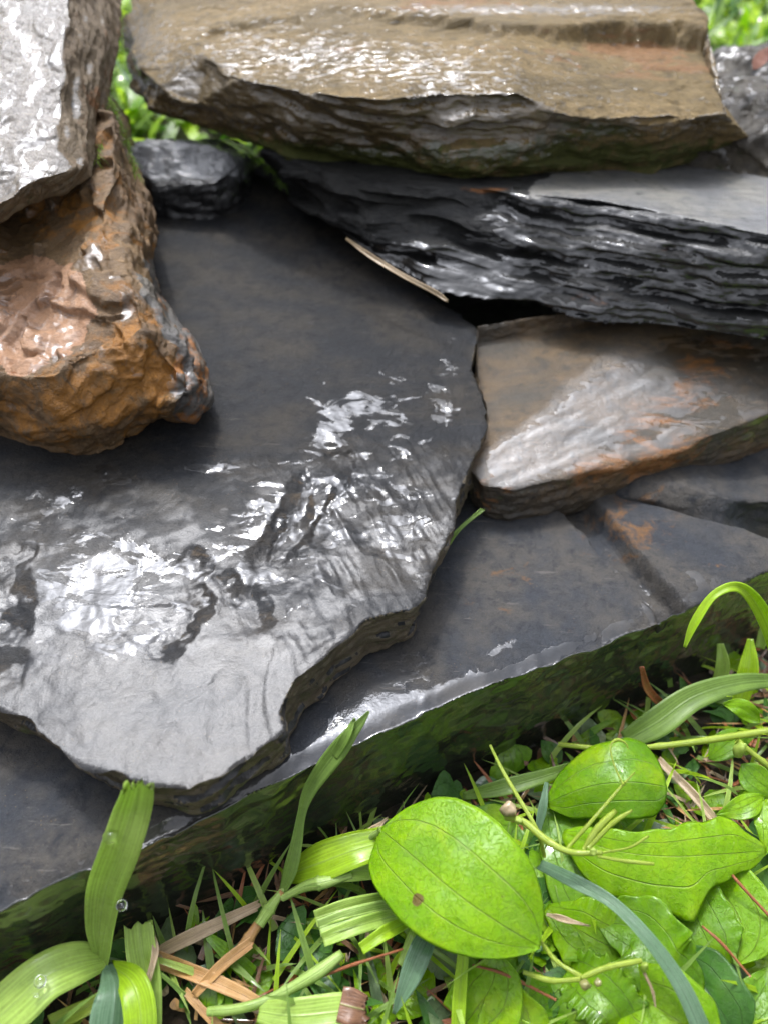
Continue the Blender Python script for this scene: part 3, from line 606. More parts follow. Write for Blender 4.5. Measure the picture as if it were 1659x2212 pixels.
B_bright = leaf_mat('bright grass blade', (.23, .38, .012), (.32, .48, .02), stripes=True, bumpd=.02)
B_blue = leaf_mat('blue green grass blade', (.10, .19, .10), (.15, .25, .15), vein=(.25, .35, .25), stripes=True)
B_stem = leaf_mat('pale green stem', (.22, .34, .06), (.30, .42, .12), stripes=True, trans=.25)
B_yel = leaf_mat('yellow green stem', (.25, .34, .03), (.32, .40, .06), stripes=True, trans=.3, rim=False)
B_straw = leaf_mat('dry orange straw', (.34, .17, .05), (.45, .27, .11), vein=(.5, .35, .18), stripes=True, trans=.15, tr=(1, .9, .8))
B_tan = leaf_mat('tan dead blade', (.25, .18, .10), (.38, .29, .18), vein=(.4, .32, .2), stripes=True, trans=.15, tr=(1, .9, .8))
B_brown = leaf_mat('brown dead leaf', (.09, .045, .025), (.16, .08, .04), stripes=True, trans=.1, tr=(1, .9, .8))
B_red = leaf_mat('red brown stalk', (.20, .06, .025), (.28, .10, .04), stripes=True, trans=.1, rim=False, tr=(1, .9, .8))

def spline(P, n):
    """Catmull-Rom through rows of P"""
    P = np.asarray(P, float); m = len(P)
    if m == 2: P = np.array([P[0], (P[0]+P[1])/2, P[1]]); m = 3
    ts = np.linspace(0, m-1-1e-6, n); o = []
    for t in ts:
        i = int(t); f = t-i
        p0 = P[max(i-1, 0)]; p1 = P[i]; p2 = P[min(i+1, m-1)]; p3 = P[min(i+2, m-1)]
        if i == 0: p0 = 2*p1-p2
        if i+2 > m-1: p3 = 2*p2-p1
        o.append(.5*((2*p1)+(-p0+p2)*f+(2*p0-5*p1+4*p2-p3)*f*f+(-p0+3*p1-3*p2+p3)*f**3))
    return np.array(o)
def depth(p): return (p-CAM)@FW
def frames(C3, face, roll=0.0):
    T = np.gradient(C3, axis=0); T /= np.linalg.norm(T, axis=1)[:, None]
    out_s, out_n = [], []
    for i, t in enumerate(T):
        f = face if face is not None else (CAM-C3[i])
        f = f/np.linalg.norm(f); s = np.cross(t, f); s /= max(np.linalg.norm(s), 1e-6); n = np.cross(s, t)
        r = roll if np.isscalar(roll) else np.interp(i/(len(T)-1), np.linspace(0, 1, len(roll)), roll)
        c, q_ = math.cos(R(r)), math.sin(R(r))
        out_s.append(s*c+n*q_); out_n.append(n*c-s*q_)
    return T, np.array(out_s), np.array(out_n)
def nearf(C3, i, face): return face
def ribbon(name, pts, mat, parent=None, fold=.25, roll=0, n=40, m=9, wav=.03, ragged=0, seed=0, both=None, face=None, thick=.022):
    """blade through photo positions (px, py, height, half width in px); returns one mesh"""
    P = np.array([np.r_[U(p[0], p[1], p[2]), p[3]*depth(U(p[0], p[1], p[2]))/F] for p in pts])
    Q = spline(P, n); C3, W = Q[:, :3], np.maximum(Q[:, 3], .004)
    return blade_mesh(name, C3, W, W, mat, parent, fold, roll, m, wav, ragged, seed, face, thick)
def blade_mesh(name, C3, WL, WR, mat, parent, fold, roll, m, wav, ragged, seed, face, thick=.022, cup=0., edge=0., edgef=14, spot=None, origin=None):
    n = len(C3); T, Sd, Nm = frames(C3, face, roll)
    co, uv, at = [], [], []
    ss = np.linspace(-1, 1, m); rnd = np.random.RandomState(seed)
    for i in range(n):
        u = i/(n-1)
        for s in ss:
            w_ = WL[i] if s < 0 else WR[i]
            e = 1+edge*abs(s)**3*math.sin(u*edgef+seed+s)
            p = C3[i]+Sd[i]*s*w_*e+Nm[i]*(w_*(fold*abs(s)+cup*s*s)+wav*math.sin(u*9+s*2.2+seed)*abs(s)+edge*1.2*abs(s)**4*w_*math.sin(u*edgef*1.7+seed*2))
            if ragged and i >= n-4:
                p = p+T[i]*rnd.uniform(-1, 1)*ragged*(i-n+5)/4
            co.append(p); uv.append((u, s))
    co = np.array(co); uv = np.array(uv)
    fc = [(i*m+j, i*m+j+1, (i+1)*m+j+1, (i+1)*m+j) for i in range(n-1) for j in range(m-1)]
    a = {'spot': spot(uv) if spot else np.zeros(len(co))}
    o = link_mesh(name, co, fc, mat, parent, uv=uv, attrs=a, origin=origin)
    if thick:
        sd = o.modifiers.new('thickness', 'SOLIDIFY'); sd.thickness = thick*S; sd.offset = -1
    return o
def leaf(name, mid, prof, mat, parent=None, fold=.06, cup=0.0, roll=0, n=46, m=23, edge=.0, edgef=40, wav=.05, seed=0, face=None, spot=None):
    """mid: midrib photo positions (px, py, z); prof: (t, left px, right px)"""
    P = np.array([U(*p) for p in mid]); Q = spline(P, n); t = np.linspace(0, 1, n); pr = np.array(prof, float)
    sc = np.array([depth(q_)/F for q_ in Q])
    WL = np.maximum(np.interp(t, pr[:, 0], pr[:, 1]), .4)*sc; WR = np.maximum(np.interp(t, pr[:, 0], pr[:, 2]), .4)*sc
    k = np.array([.25, .5, .25]); 
    for _ in range(2):
        WL[1:-1] = np.convolve(WL, k, 'valid'); WR[1:-1] = np.convolve(WR, k, 'valid')
    return blade_mesh(name, Q, WL, WR, mat, parent, fold, roll, m, wav, 0, seed, face, .018, cup, edge, edgef, spot)
def tube(name, pts, mat, parent=None, n=30, m=8, face=None):
    P = np.array([np.r_[U(p[0], p[1], p[2]), p[3]*depth(U(p[0], p[1], p[2]))/F] for p in pts]); Q = spline(P, n)
    C3, W = Q[:, :3], np.maximum(Q[:, 3], .006)*.82; T, Sd, Nm = frames(C3, None)
    W = W*(1+.10*np.sin(np.linspace(0, 9, n)+P[0, 0])+.25*np.exp(-((np.linspace(0, 1, n)-.55)/.02)**2))
    co, uv = [], []
    for i in range(n):
        for j in range(m):
            a = 2*math.pi*j/m; co.append(C3[i]+(Sd[i]*math.cos(a)+Nm[i]*math.sin(a))*W[i]); uv.append((i/(n-1), math.cos(a)*.9))
    fc = [(i*m+j, i*m+(j+1) % m, (i+1)*m+(j+1) % m, (i+1)*m+j) for i in range(n-1) for j in range(m)]
    fc += [tuple(range(m)), tuple(range(n*m-1, (n-1)*m-1, -1))]
    return link_mesh(name, co, fc, mat, parent, uv=np.array(uv), attrs={'spot': np.zeros(n*m)})
oval = lambda a, b, p=.75: [(t, a*max(0, math.sin(math.pi*t**p)), b*max(0, math.sin(math.pi*t**p))) for t in np.linspace(0, 1, 15)]

# --- the big plantain leaf and its plant
UPW = np.array((0, -.35, 1.))
pl = empty('broadleaf_plant', U(1010, 2090, .3), 'low plant with one large bright oval leaf in front of the lowest slab', 'plant')
def sp_big(uv):
    return np.exp(-(((uv[:, 0]-.36)/.03)**2+((uv[:, 1]-.52)/.13)**2))*1.1+np.exp(-(((uv[:, 0]-.80)/.10)**2+((uv[:, 1]+.42)/.25)**2))*.40
big = leaf('leaf', [(822, 1792, 3.6), (900, 1858, 4.0), (990, 1935, 4.3), (1085, 2000, 4.1), (1166, 2046, 3.5)],
           [(0, 4, 4), (.02, 50, 50), (.06, 84, 76), (.13, 126, 94), (.22, 154, 104), (.34, 172, 115), (.46, 176, 114), (.58, 168, 103), (.70, 154, 84), (.80, 134, 62), (.9, 100, 36), (.96, 62, 18), (1, 3, 2)],
           L_bright, pl, fold=.05, cup=-.10, seed=3, spot=sp_big, edge=.0, n=70, m=35)
tube('stem', [(822, 1792, 3.6, 7), (800, 1830, 2.6, 7), (850, 1980, 1.2, 7), (1000, 2100, .4, 7)], B_stem, pl)
import bmesh
def ball(name, c, r, mat, parent=None, sq=(1, 1, 1), seg=16, org=None):
    bm = bmesh.new(); bmesh.ops.create_uvsphere(bm, u_segments=seg, v_segments=seg//2+2, radius=1)
    co = np.array([v.co[:] for v in bm.verts]); co = co*(1+(0 if seg > 20 else .35)*vnoise(co*1.7+r*90, 3))[:, None]*np.array(sq)*r+np.array(c); fc = [[v.index for v in f.verts] for f in bm.faces]; bm.free()
    return link_mesh(name, co, fc, mat, parent, attrs={'spot': np.zeros(len(co))})
leaf('leaf', [(1005, 2212, .8), (1060, 2130, 1.6), (1075, 2055, 2.2)], [(0, 60, 60), (.4, 75, 85), (.75, 40, 50), (1, 5, 5)], L_bright, pl, fold=.15, seed=9)
leaf('leaf', [(1120, 2290, .5), (1095, 2180, 1.2), (1078, 2070, 2.0)], [(0, 90, 90), (.45, 70, 80), (.75, 28, 30), (1, 9, 9)], L_bright, pl, fold=.12, seed=19)
ribbon('blade', [(988, 2240, 1.2, 15), (992, 2150, 1.8, 14), (1000, 2060, 2.4, 12)], B_bright, pl, fold=.4)

p2 = empty('broadleaf_plant', U(1330, 1900, .4), 'broad leaved plant right of the large oval leaf, with a folded and a torn leaf', 'plant')
leaf('leaf', [(1180, 1735, 1.8), (1270, 1700, 3.0), (1360, 1690, 3.6), (1440, 1700, 3.2)], [(0, 10, 10), (.12, 50, 48), (.4, 92, 70), (.75, 105, 72), (.93, 95, 62), (1, 55, 30)], L_mid, p2, fold=-.22, cup=-.1, seed=5, roll=12)
leaf('leaf', [(1215, 1800, 2.0), (1330, 1838, 2.7), (1450, 1850, 2.9), (1560, 1845, 2.8), (1655, 1838, 2.4)],
     [(0, 8, 10), (.08, 30, 55), (.22, 42, 92), (.42, 50, 116), (.56, 62, 122), (.61, 66, 100), (.64, 68, 66), (.8, 74, 44), (.86, 72, 36), (.90, 44, 34), (.95, 30, 22), (1, 6, 4)], L_bright, p2, fold=.10, cup=-.18, seed=7, edge=.05, edgef=34)
leaf('leaf', [(1180, 1720, 1.2), (1225, 1830, 1.4), (1260, 1930, 1.2), (1330, 2010, 1.0)], [(0, 10, 10), (.3, 75, 60), (.6, 100, 70), (.85, 70, 60), (1, 5, 5)], L_mid, p2, fold=.1, seed=4)

p3 = empty('broadleaf_plant', U(1380, 2110, .3), 'wet rosette of crinkled leaves at the lower right, under a long thin blade', 'plant')
leaf('leaf', [(1290, 1990, 1.6), (1380, 2010, 2.0), (1440, 2090, 2.1), (1520, 2130, 1.6)], [(0, 8, 8), (.2, 60, 70), (.5, 85, 90), (.8, 75, 70), (1, 8, 8)], L_mid, p3, fold=.12, cup=.1, edge=.08, edgef=30, seed=11)
leaf('leaf', [(1180, 1960, .9), (1250, 2010, 1.3), (1330, 2050, 1.4), (1400, 2060, 1.0)], [(0, 8, 8), (.3, 75, 70), (.65, 75, 80), (1, 5, 5)], L_bright, p3, fold=.1, edge=.04, seed=12)
leaf('leaf', [(1310, 2110, 1.0), (1390, 2160, 1.8), (1470, 2210, 2.0), (1560, 2280, 1.6)], [(0, 5, 5), (.2, 60, 70), (.5, 95, 100), (.8, 80, 85), (1, 10, 10)], L_bright, p3, fold=.16, cup=-.05, seed=13)
leaf('leaf', [(1230, 2090, .9), (1280, 2130, 1.4), (1330, 2180, 1.5), (1350, 2230, 1.0)], [(0, 40, 50), (.4, 70, 70), (.8, 60, 60), (1, 20, 20)], L_mid, p3, fold=.2, edge=.12, edgef=44, seed=14)
leaf('leaf', [(1440, 1900, .9), (1490, 1960, 1.5), (1530, 2040, 1.5), (1560, 2110, 1.0)], [(0, 10, 10), (.3, 75, 80), (.65, 80, 75), (1, 4, 4)], L_mid, p3, fold=.1, edge=.03, seed=15)
leaf('leaf', [(1410, 1880, .6), (1390, 1950, 1.0), (1360, 2010, 1.1), (1330, 2080, .8)], [(0, 50, 50), (.4, 85, 80), (.8, 60, 65), (1, 10, 10)], L_grey, p3, fold=-.15, edge=.08, seed=16)
p4 = empty('broadleaf_plant', U(1600, 2020, .3), 'pointed smooth leaves at the lower right edge, crossed by a red brown stalk', 'plant')
leaf('leaf', [(1500, 1890, 1.0), (1560, 1930, 1.6), (1600, 2000, 1.7), (1588, 2085, 1.3)], [(0, 20, 20), (.25, 75, 60), (.6, 85, 60), (.85, 50, 35), (1, 3, 3)], L_bright, p4, fold=.08, seed=21)
leaf('leaf', [(1440, 2060, .8), (1510, 2120, 1.3), (1560, 2190, 1.3), (1600, 2260, .9)], [(0, 20, 20), (.3, 75, 75), (.7, 75, 75), (1, 10, 10)], L_deep, p4, fold=.18, seed=22)
leaf('leaf', [(1600, 2212, .8), (1640, 2150, 1.1), (1680, 2080, 1.3)], [(0, 30, 30), (.4, 50, 50), (1, 5, 5)], L_mid, p4, fold=.1, seed=23)
leaf('leaf', [(1550, 1800, .7), (1620, 1880, 1.1), (1680, 1960, 1.1)], [(0, 40, 40), (.4, 65, 60), (1, 10, 10)], L_deep, p4, fold=.1, seed=24)
p5 = empty('small_leaved_plant', U(1640, 1700, .3), 'small leaved plant with a long horizontal stalk at the right edge', 'plant')
leaf('leaf', [(1650, 1720, 2.6), (1600, 1745, 2.5), (1545, 1760, 2.2)], oval(26, 24), L_bright, p5, fold=.1, seed=31)
leaf('leaf', [(1655, 1725, 2.6), (1665, 1790, 2.4), (1650, 1850, 2.0)], oval(30, 34), L_bright, p5, fold=.1, seed=32)
leaf('leaf', [(1600, 1650, 2.4), (1640, 1690, 2.3), (1690, 1730, 2.0)], oval(30, 34), L_mid, p5, fold=.1, seed=33)
leaf('leaf', [(1530, 1640, 1.5), (1580, 1600, 1.8), (1640, 1580, 1.8)], oval(28, 30), L_mid, p5, fold=.1, seed=34)
leaf('leaf', [(1640, 1560, 2.4), (1600, 1530, 2.7), (1560, 1520, 2.5)], oval(20, 22), L_bright, p5, fold=.1, seed=35)
tube('stalk', [(1205, 1608, 1.8, 6), (1330, 1618, 2.3, 7), (1480, 1605, 2.6, 8), (1680, 1575, 2.8, 9)], B_yel, p5)
tube('stalk', [(1590, 1600, 2.7, 8), (1640, 1640, 2.3, 8), (1700, 1690, 1.6, 8)], B_yel, p5)
ball('bud', U(1597, 1620, 2.9), .28, B_yel, p5, (.8, .8, 1.5))

# --- broad grass blade with drops, lower left
g1 = empty('grass_plant', U(222, 2110, .3), 'broad bladed grass tuft at the lower left, one blade standing against the slabs', 'grass')
ribbon('blade', [(221, 2072, 1.8, 11), (215, 2030, 2.7, 20), (217, 1990, 3.5, 29), (230, 1918, 5.2, 39), (262, 1830, 7.0, 42), (288, 1745, 8.2, 40), (300, 1690, 9.2, 32)], B_fresh, g1, fold=.22, roll=(10, 0, -14), ragged=.25, seed=1, n=60, m=13)
ribbon('blade', [(226, 2085, 1.7, 10), (236, 2020, 2.9, 16), (252, 1950, 4.3, 15), (272, 1880, 5.8, 8), (282, 1850, 6.4, 2)], B_fresh, g1, fold=.5, roll=35, seed=2)
ribbon('blade', [(230, 2070, 1.8, 22), (170, 2080, 2.6, 42), (100, 2110, 3.0, 50), (30, 2170, 2.8, 55), (-60, 2250, 2.2, 45)], B_fresh, g1, fold=.12, roll=-12, seed=3, n=50)
ribbon('blade', [(232, 2080, 1.8, 10), (250, 2130, 2.3, 34), (245, 2200, 2.2, 46), (235, 2290, 1.6, 40)], B_blue, g1, fold=-.25, roll=20, seed=4)
ribbon('blade', [(240, 2085, 1.7, 10), (285, 2120, 2.3, 30), (305, 2190, 2.2, 34), (300, 2290, 1.4, 32)], B_bright, g1, fold=.25, roll=-10, seed=5)
ribbon('blade', [(325, 2240, .8, 24), (318, 2130, 1.5, 30), (305, 2050, 2.0, 30), (300, 1998, 2.3, 29)], B_fresh, g1, fold=.5, ragged=.12, seed=6)
ribbon('blade', [(210, 2080, 1.4, 8), (150, 2070, 1.6, 10), (95, 2085, 1.5, 3)], B_olive, g1, seed=7)
ribbon('blade', [(230, 2080, 1.6, 6), (330, 2095, 1.6, 5), (400, 2150, 1.1, 4)], B_olive, g1, seed=8)
ribbon('blade', [(110, 2212, 1.0, 18), (200, 2170, 1.4, 16), (270, 2130, 1.4, 10)], B_yel, g1, seed=9)
gl = MB('water'); gl.p.inputs['Base Color'].default_value = (1, 1, 1, 1); gl.p.inputs['Transmission Weight'].default_value = 1; gl.p.inputs['Roughness'].default_value = 0; gl.p.inputs['IOR'].default_value = 1.33
def drop(px, py, z, rpx, label):
    c = U(px, py, z); r = rpx*depth(c)/F
    o = ball('water_drop', c, r, gl.m, None, (1, 1, .8), 24); tag(o, label, 'water drop', 'rain drops on the grass blades'); return o
drop(240, 1806, 7.6, 17, 'round water drop on the left rim of the upright grass blade')
drop(264, 1956, 4.8, 12, 'water drop on the inner fold of the upright grass blade')
drop(88, 2120, 3.35, 13, 'water drop on the wide blade leaning to the lower left corner')
drop(78, 2150, 3.15, 5, 'tiny water drop beside a larger one on the blade leaning left')

# --- torn upright blade and its stalk
g2 = empty('grass_plant', U(590, 1950, .5), 'thin torn grass blade standing in front of the lowest slab, on an orange green stalk', 'grass')
def torn(name, pts, tips, mat, parent, seed):
    P = np.array([np.r_[U(p[0], p[1], p[2]), p[3]*depth(U(p[0], p[1], p[2]))/F] for p in pts]); Q = spline(P, 60)
    return blade_mesh(name, Q[:, :3], Q[:, 3], Q[:, 3], mat, parent, .25, (20, -10, 0), 9, .02, 0, seed, None)
torn('blade', [(612, 1925, 1.9, 9), (628, 1880, 2.6, 15), (640, 1830, 3.3, 13), (652, 1760, 4.2, 9), (668, 1710, 4.9, 14), (700, 1660, 5.7, 19), (735, 1615, 6.4, 20), (762, 1580, 6.9, 14), (780, 1560, 7.2, 9), (797, 1537, 7.5, 2)], None, B_olive, g2, 1)
ribbon('blade', [(722, 1635, 6.1, 10), (748, 1590, 6.9, 10), (762, 1562, 7.2, 5), (767, 1552, 7.35, 1)], B_olive, g2, seed=2, roll=15)
tube('stalk', [(612, 1925, 1.9, 9), (570, 1980, 1.5, 12), (520, 2050, 1.2, 13), (450, 2120, .8, 14)], B_straw, g2)
tube('stalk', [(618, 1915, 1.9, 8), (585, 1960, 1.75, 15), (560, 1998, 1.6, 16)], B_stem, g2)
tube('stalk', [(610, 1940, 1.8, 9), (660, 1915, 2.2, 14), (705, 1905, 2.4, 15), (760, 1890, 2.4, 10)], B_stem, g2)
ribbon('blade', [(610, 1895, 1.5, 12), (680, 1868, 2.4, 38), (760, 1838, 2.9, 38), (840, 1815, 2.9, 30)], B_bright, g2, fold=.12, roll=15, seed=6)
ribbon('blade', [(700, 1890, 2.2, 14), (760, 1880, 2.4, 22), (830, 1880, 2.0, 15)], B_fresh, g2, seed=9)
g3 = empty('grass_plant', U(720, 2010, .4), 'bundle of cut grass stalks lying left of the large oval leaf', 'grass')
for k, (x0, y0, x1, y1, hw) in enumerate([(682, 1985, 830, 1945, 16), (690, 2005, 850, 1960, 16), (698, 2030, 860, 1975, 13), (780, 2050, 880, 1990, 11)]):
    ribbon('blade', [(x0, y0, 2.2, hw), ((x0+x1)/2, (y0+y1)/2-4, 2.3, hw+3), (x1, y1, 1.7, hw)], [B_fresh, B_stem, B_fresh, B_bright][k], g3, fold=.5, ragged=.15, seed=40+k)
tube('stalk', [(450, 2185, 1.2, 11), (520, 2178, 1.4, 12), (600, 2150, 1.6, 13), (680, 2105, 1.9, 16), (740, 2060, 2.1, 12)], B_stem, g3)
ribbon('blade', [(560, 2185, 1.5, 20), (640, 2195, 1.8, 34), (740, 2185, 1.8, 36), (790, 2180, 1.6, 26)], B_fresh, g3, fold=.12, seed=45)
ribbon('blade', [(735, 2168, 1.95, 33), (765, 2176, 1.95, 34), (792, 2182, 1.8, 25)], B_brown, g3, fold=.1, ragged=.2, seed=46)
ribbon('blade', [(870, 2090, 1.4, 15), (900, 2030, 1.8, 24), (910, 1990, 1.6, 22)], B_fresh, g3, fold=-.3, seed=47)
ribbon('blade', [(850, 2190, 1.1, 3), (885, 2110, 1.7, 22), (910, 2050, 2.0, 24), (930, 2010, 1.6, 14)], B_blue, g3, fold=.3, seed=48)

# --- long thin blade and the branched seed stalk in front of the right hand leaves
g4 = empty('grass_plant', U(1180, 1900, .5), 'long thin blue green grass blade curving down to the lower right corner', 'grass')
ribbon('blade', [(1165, 1868, 3.0, 12), (1240, 1905, 3.6, 15), (1320, 1950, 3.9, 13), (1400, 2030, 3.9, 16), (1470, 2130, 3.4, 19), (1520, 2240, 2.6, 20)], B_blue, g4, fold=.3, roll=20, seed=51, n=60)
ribbon('blade', [(1160, 1800, 1.4, 6), (1172, 1740, 2.1, 9), (1180, 1690, 2.4, 3)], B_blue, g4, seed=52)
s1 = empty('seed_stalk', U(1170, 1850, .5), 'thin yellow green stalk with buds and spikes beside the large oval leaf', 'plant')
tube('stalk', [(1058, 1610, 4.0, 4), (1085, 1665, 4.1, 5), (1120, 1725, 4.2, 5), (1160, 1795, 4.1, 6), (1175, 1850, 3.0, 5)], B_yel, s1)
tube('stalk', [(1090, 1765, 4.2, 9), (1130, 1775, 4.4, 9), (1180, 1815, 4.6, 9), (1230, 1840, 4.8, 9), (1300, 1842, 5.0, 6)], B_yel, s1)
ball('bud', U(1098, 1750, 4.5), .30, B_tan, s1, (.9, .8, 1.1)); ball('bud', U(1120, 1772, 4.6), .13, B_yel, s1); ball('bud', U(1280, 1840, 5.1), .12, B_yel, s1)
for pts in [[(1225, 1832, 4.8, 4), (1280, 1770, 5.4, 5), (1340, 1700, 5.8, 4), (1350, 1690, 5.9, 3)], [(1260, 1835, 4.9, 5), (1290, 1790, 5.4, 10), (1330, 1750, 5.8, 6)], [(1270, 1832, 5, 5), (1320, 1780, 5.6, 7), (1365, 1750, 5.9, 3)],
            [(1300, 1842, 5, 3), (1360, 1830, 5.3, 3), (1400, 1806, 5.5, 3)], [(1290, 1850, 5, 3), (1350, 1860, 5.1, 5), (1412, 1866, 5.2, 4)], [(1350, 1690, 5.9, 3), (1370, 1668, 6.1, 1.5)]]:
    tube('spike', pts, B_yel, s1, n=16, m=6)
tube('tendril', [(1345, 1695, 5.9, 2.5), (1325, 1650, 6.0, 2.2), (1318, 1612, 6.1, 2.4), (1332, 1598, 6.15, 4), (1350, 1605, 6.1, 2.5), (1356, 1618, 6.0, 1.5)], B_yel, s1)
s2 = empty('seed_stalk', U(1250, 2110, .4), 'forked green stalk with brown buds on the wet rosette', 'plant')
tube('stalk', [(1165, 2030, 2.6, 5), (1200, 2075, 2.9, 6), (1255, 2110, 3.1, 6)], B_yel, s2); tube('stalk', [(1130, 2100, 2.4, 6), (1190, 2118, 2.7, 7), (1255, 2115, 3.1, 6)], B_yel, s2)
tube('stalk', [(1255, 2112, 3.1, 6), (1310, 2090, 3.3, 8), (1385, 2075, 3.4, 6)], B_yel, s2)
ball('bud', U(1262, 2128, 3.2), .17, B_brown, s2, (1, .8, .8)); ball('bud', U(1290, 2122, 3.2), .11, B_brown, s2); ball('bud', U(1390, 2090, 3.4), .17, B_yel, s2, (.7, .7, 1.5))
tube('spike', [(1390, 2100, 3.3, 4), (1408, 2140, 3.1, 4), (1415, 2175, 2.9, 2)], B_tan, s2)
# --- arched blade at the right
g5 = empty('grass_plant', U(1640, 1480, .5), 'bright arched grass blade hanging over the right end of the lowest slab', 'grass')
ribbon('blade', [(1478, 1398, 6.4, 2), (1500, 1345, 7.2, 9), (1540, 1287, 8.0, 9), (1590, 1268, 8.2, 11), (1630, 1300, 7.4, 15), (1665, 1370, 5.6, 17), (1690, 1450, 3, 18)], B_bright, g5, fold=.35, roll=10, seed=61, n=60)
ribbon('blade', [(1545, 1500, 1.0, 14), (1560, 1440, 2.2, 14), (1555, 1390, 3.0, 7)], B_fresh, g5, seed=62)
ribbon('blade', [(1590, 1540, 1.0, 14), (1615, 1450, 2.6, 20), (1620, 1380, 3.6, 6)], B_bright, g5, seed=63)
ribbon('blade', [(1350, 1600, 1.2, 20), (1420, 1560, 2.0, 30), (1500, 1505, 2.6, 26), (1600, 1475, 2.8, 20), (1700, 1470, 2.4, 10)], B_olive, g5, fold=.2, seed=64)
ribbon('blade', [(1000, 1720, .7, 8), (1090, 1700, 1.3, 17), (1180, 1675, 1.5, 14), (1280, 1640, 1.2, 5)], B_olive, g5, fold=.2, seed=65)
ribbon('blade', [(1640, 1400, 1.5, 9), (1655, 1350, 2.5, 11), (1675, 1300, 3.0, 5)], B_fresh, g5, seed=66)

# --- dry straws and stalks lying about
def dead(pts, mat, label, name='dry_straw', cat='straw', fold=.4, ragged=.1, seed=0):
    return tag(ribbon(name, pts, mat, None, fold=fold, ragged=ragged, seed=seed, n=30, m=7), label, cat)
dead([(335, 2062, .9, 12), (430, 2015, 1.3, 14), (560, 1955, 1.3, 9)], B_tan, 'pale tan straw lying below the lowest slab, left of the torn blade', seed=1)
dead([(335, 2070, .8, 16), (440, 2110, 1.2, 15), (530, 2150, 1.0, 13), (600, 2190, .7, 4)], B_straw, 'orange dry blade pointing down right from the broad grass tuft', 'dead_grass', 'dead grass', seed=2)
dead([(420, 2150, 1.0, 8), (480, 2085, 1.4, 12), (545, 2035, 1.6, 10)], B_straw, 'short orange dry sheath beside the stalk of the torn blade', 'dead_grass', 'dead grass', seed=3)
dead([(400, 2140, .9, 7), (450, 2195, .8, 9), (520, 2260, .6, 9)], B_straw, 'thin orange straw running off the bottom edge', seed=4)
dead([(320, 2120, 1.9, 6), (336, 2060, 2.1, 7), (333, 2020, 2.1, 3)], B_tan, 'brown sheath beside the cut blade of the broad grass tuft', 'dead_grass', 'dead grass', seed=5)
dead([(840, 1810, 1.3, 5), (780, 1838, 1.6, 12), (690, 1860, 1.4, 8), (640, 1880, 1.0, 4)], B_brown, 'brown dead blade behind the wide bright blade', 'dead_grass', 'dead grass', seed=6)
dead([(760, 1838, 2.2, 4), (800, 1800, 2.8, 10), (835, 1770, 3.0, 2)], B_tan, 'small split tan husk left of the large oval leaf', 'dry_husk', 'husk', seed=7)
dead([(1385, 1440, 4.4, 5), (1400, 1490, 3.0, 8), (1440, 1530, 1.6, 9), (1490, 1560, 1.0, 4)], B_red, 'red brown dead blade leaning on the front edge of the lowest slab', 'dead_grass', 'dead grass', seed=8)
for pts, lab in [([(1580, 1890, 2.6, 4), (1620, 1935, 2.5, 4), (1690, 2010, 2.2, 4)], 'thin red brown stalk crossing the pointed leaves at the right edge'),
                 ([(1515, 2000, 2.3, 3), (1560, 2040, 2.3, 4), (1620, 2110, 2.0, 3)], 'thin red brown stalk ending at the tip of the pointed leaf'),
                 ([(1020, 2085, 2.0, 3), (1090, 2105, 1.9, 4), (1200, 2160, 1.5, 4)], 'thin orange stalk below the tip of the large oval leaf'),
                 ([(690, 2112, 1.6, 3), (760, 2085, 2.0, 4), (870, 2050, 2.0, 3)], 'thin tan stalk from the cut stalks to the large oval leaf'),
                 ([(640, 1560, 1, 3), (1580, 1700, .9, 5), (1659, 1640, .9, 5)][1:]+[(1700, 1600, .8, 4)], 'red stalk lying among the small leaves at the right edge')]:
    tag(tube('dry_stalk', pts, B_red), lab, 'stalk')
dead([(1420, 1640, .8, 8), (1500, 1720, 1.1, 9), (1590, 1830, .8, 8)], B_tan, 'long grey tan straw behind the folded leaf', seed=12)
dead([(1180, 1975, 2.6, 3), (1215, 1985, 2.8, 6), (1270, 2000, 2.8, 1.5)], B_tan, 'small pale straw tip at the right rim of the large oval leaf', seed=13)
dead([(958, 1200, 6.6, 2.5), (985, 1150, 7.2, 4), (1042, 1100, 7.6, 4)], B_olive, 'thin curved green blade in the cleft right of the large grey slab', 'green_grass', 'grass', seed=14)
# grass ribbon added as the highlight on a slate edge under the layered stone
dead([(748, 515, 14.3, 2), (800, 552, 14.0, 4.5), (870, 595, 13.5, 5), (940, 632, 13.0, 5), (965, 650, 12.8, 2)], B_tan, 'pale strip standing in for the bright slate edge under the black layered stone', 'dead_grass', 'dead grass', seed=15)

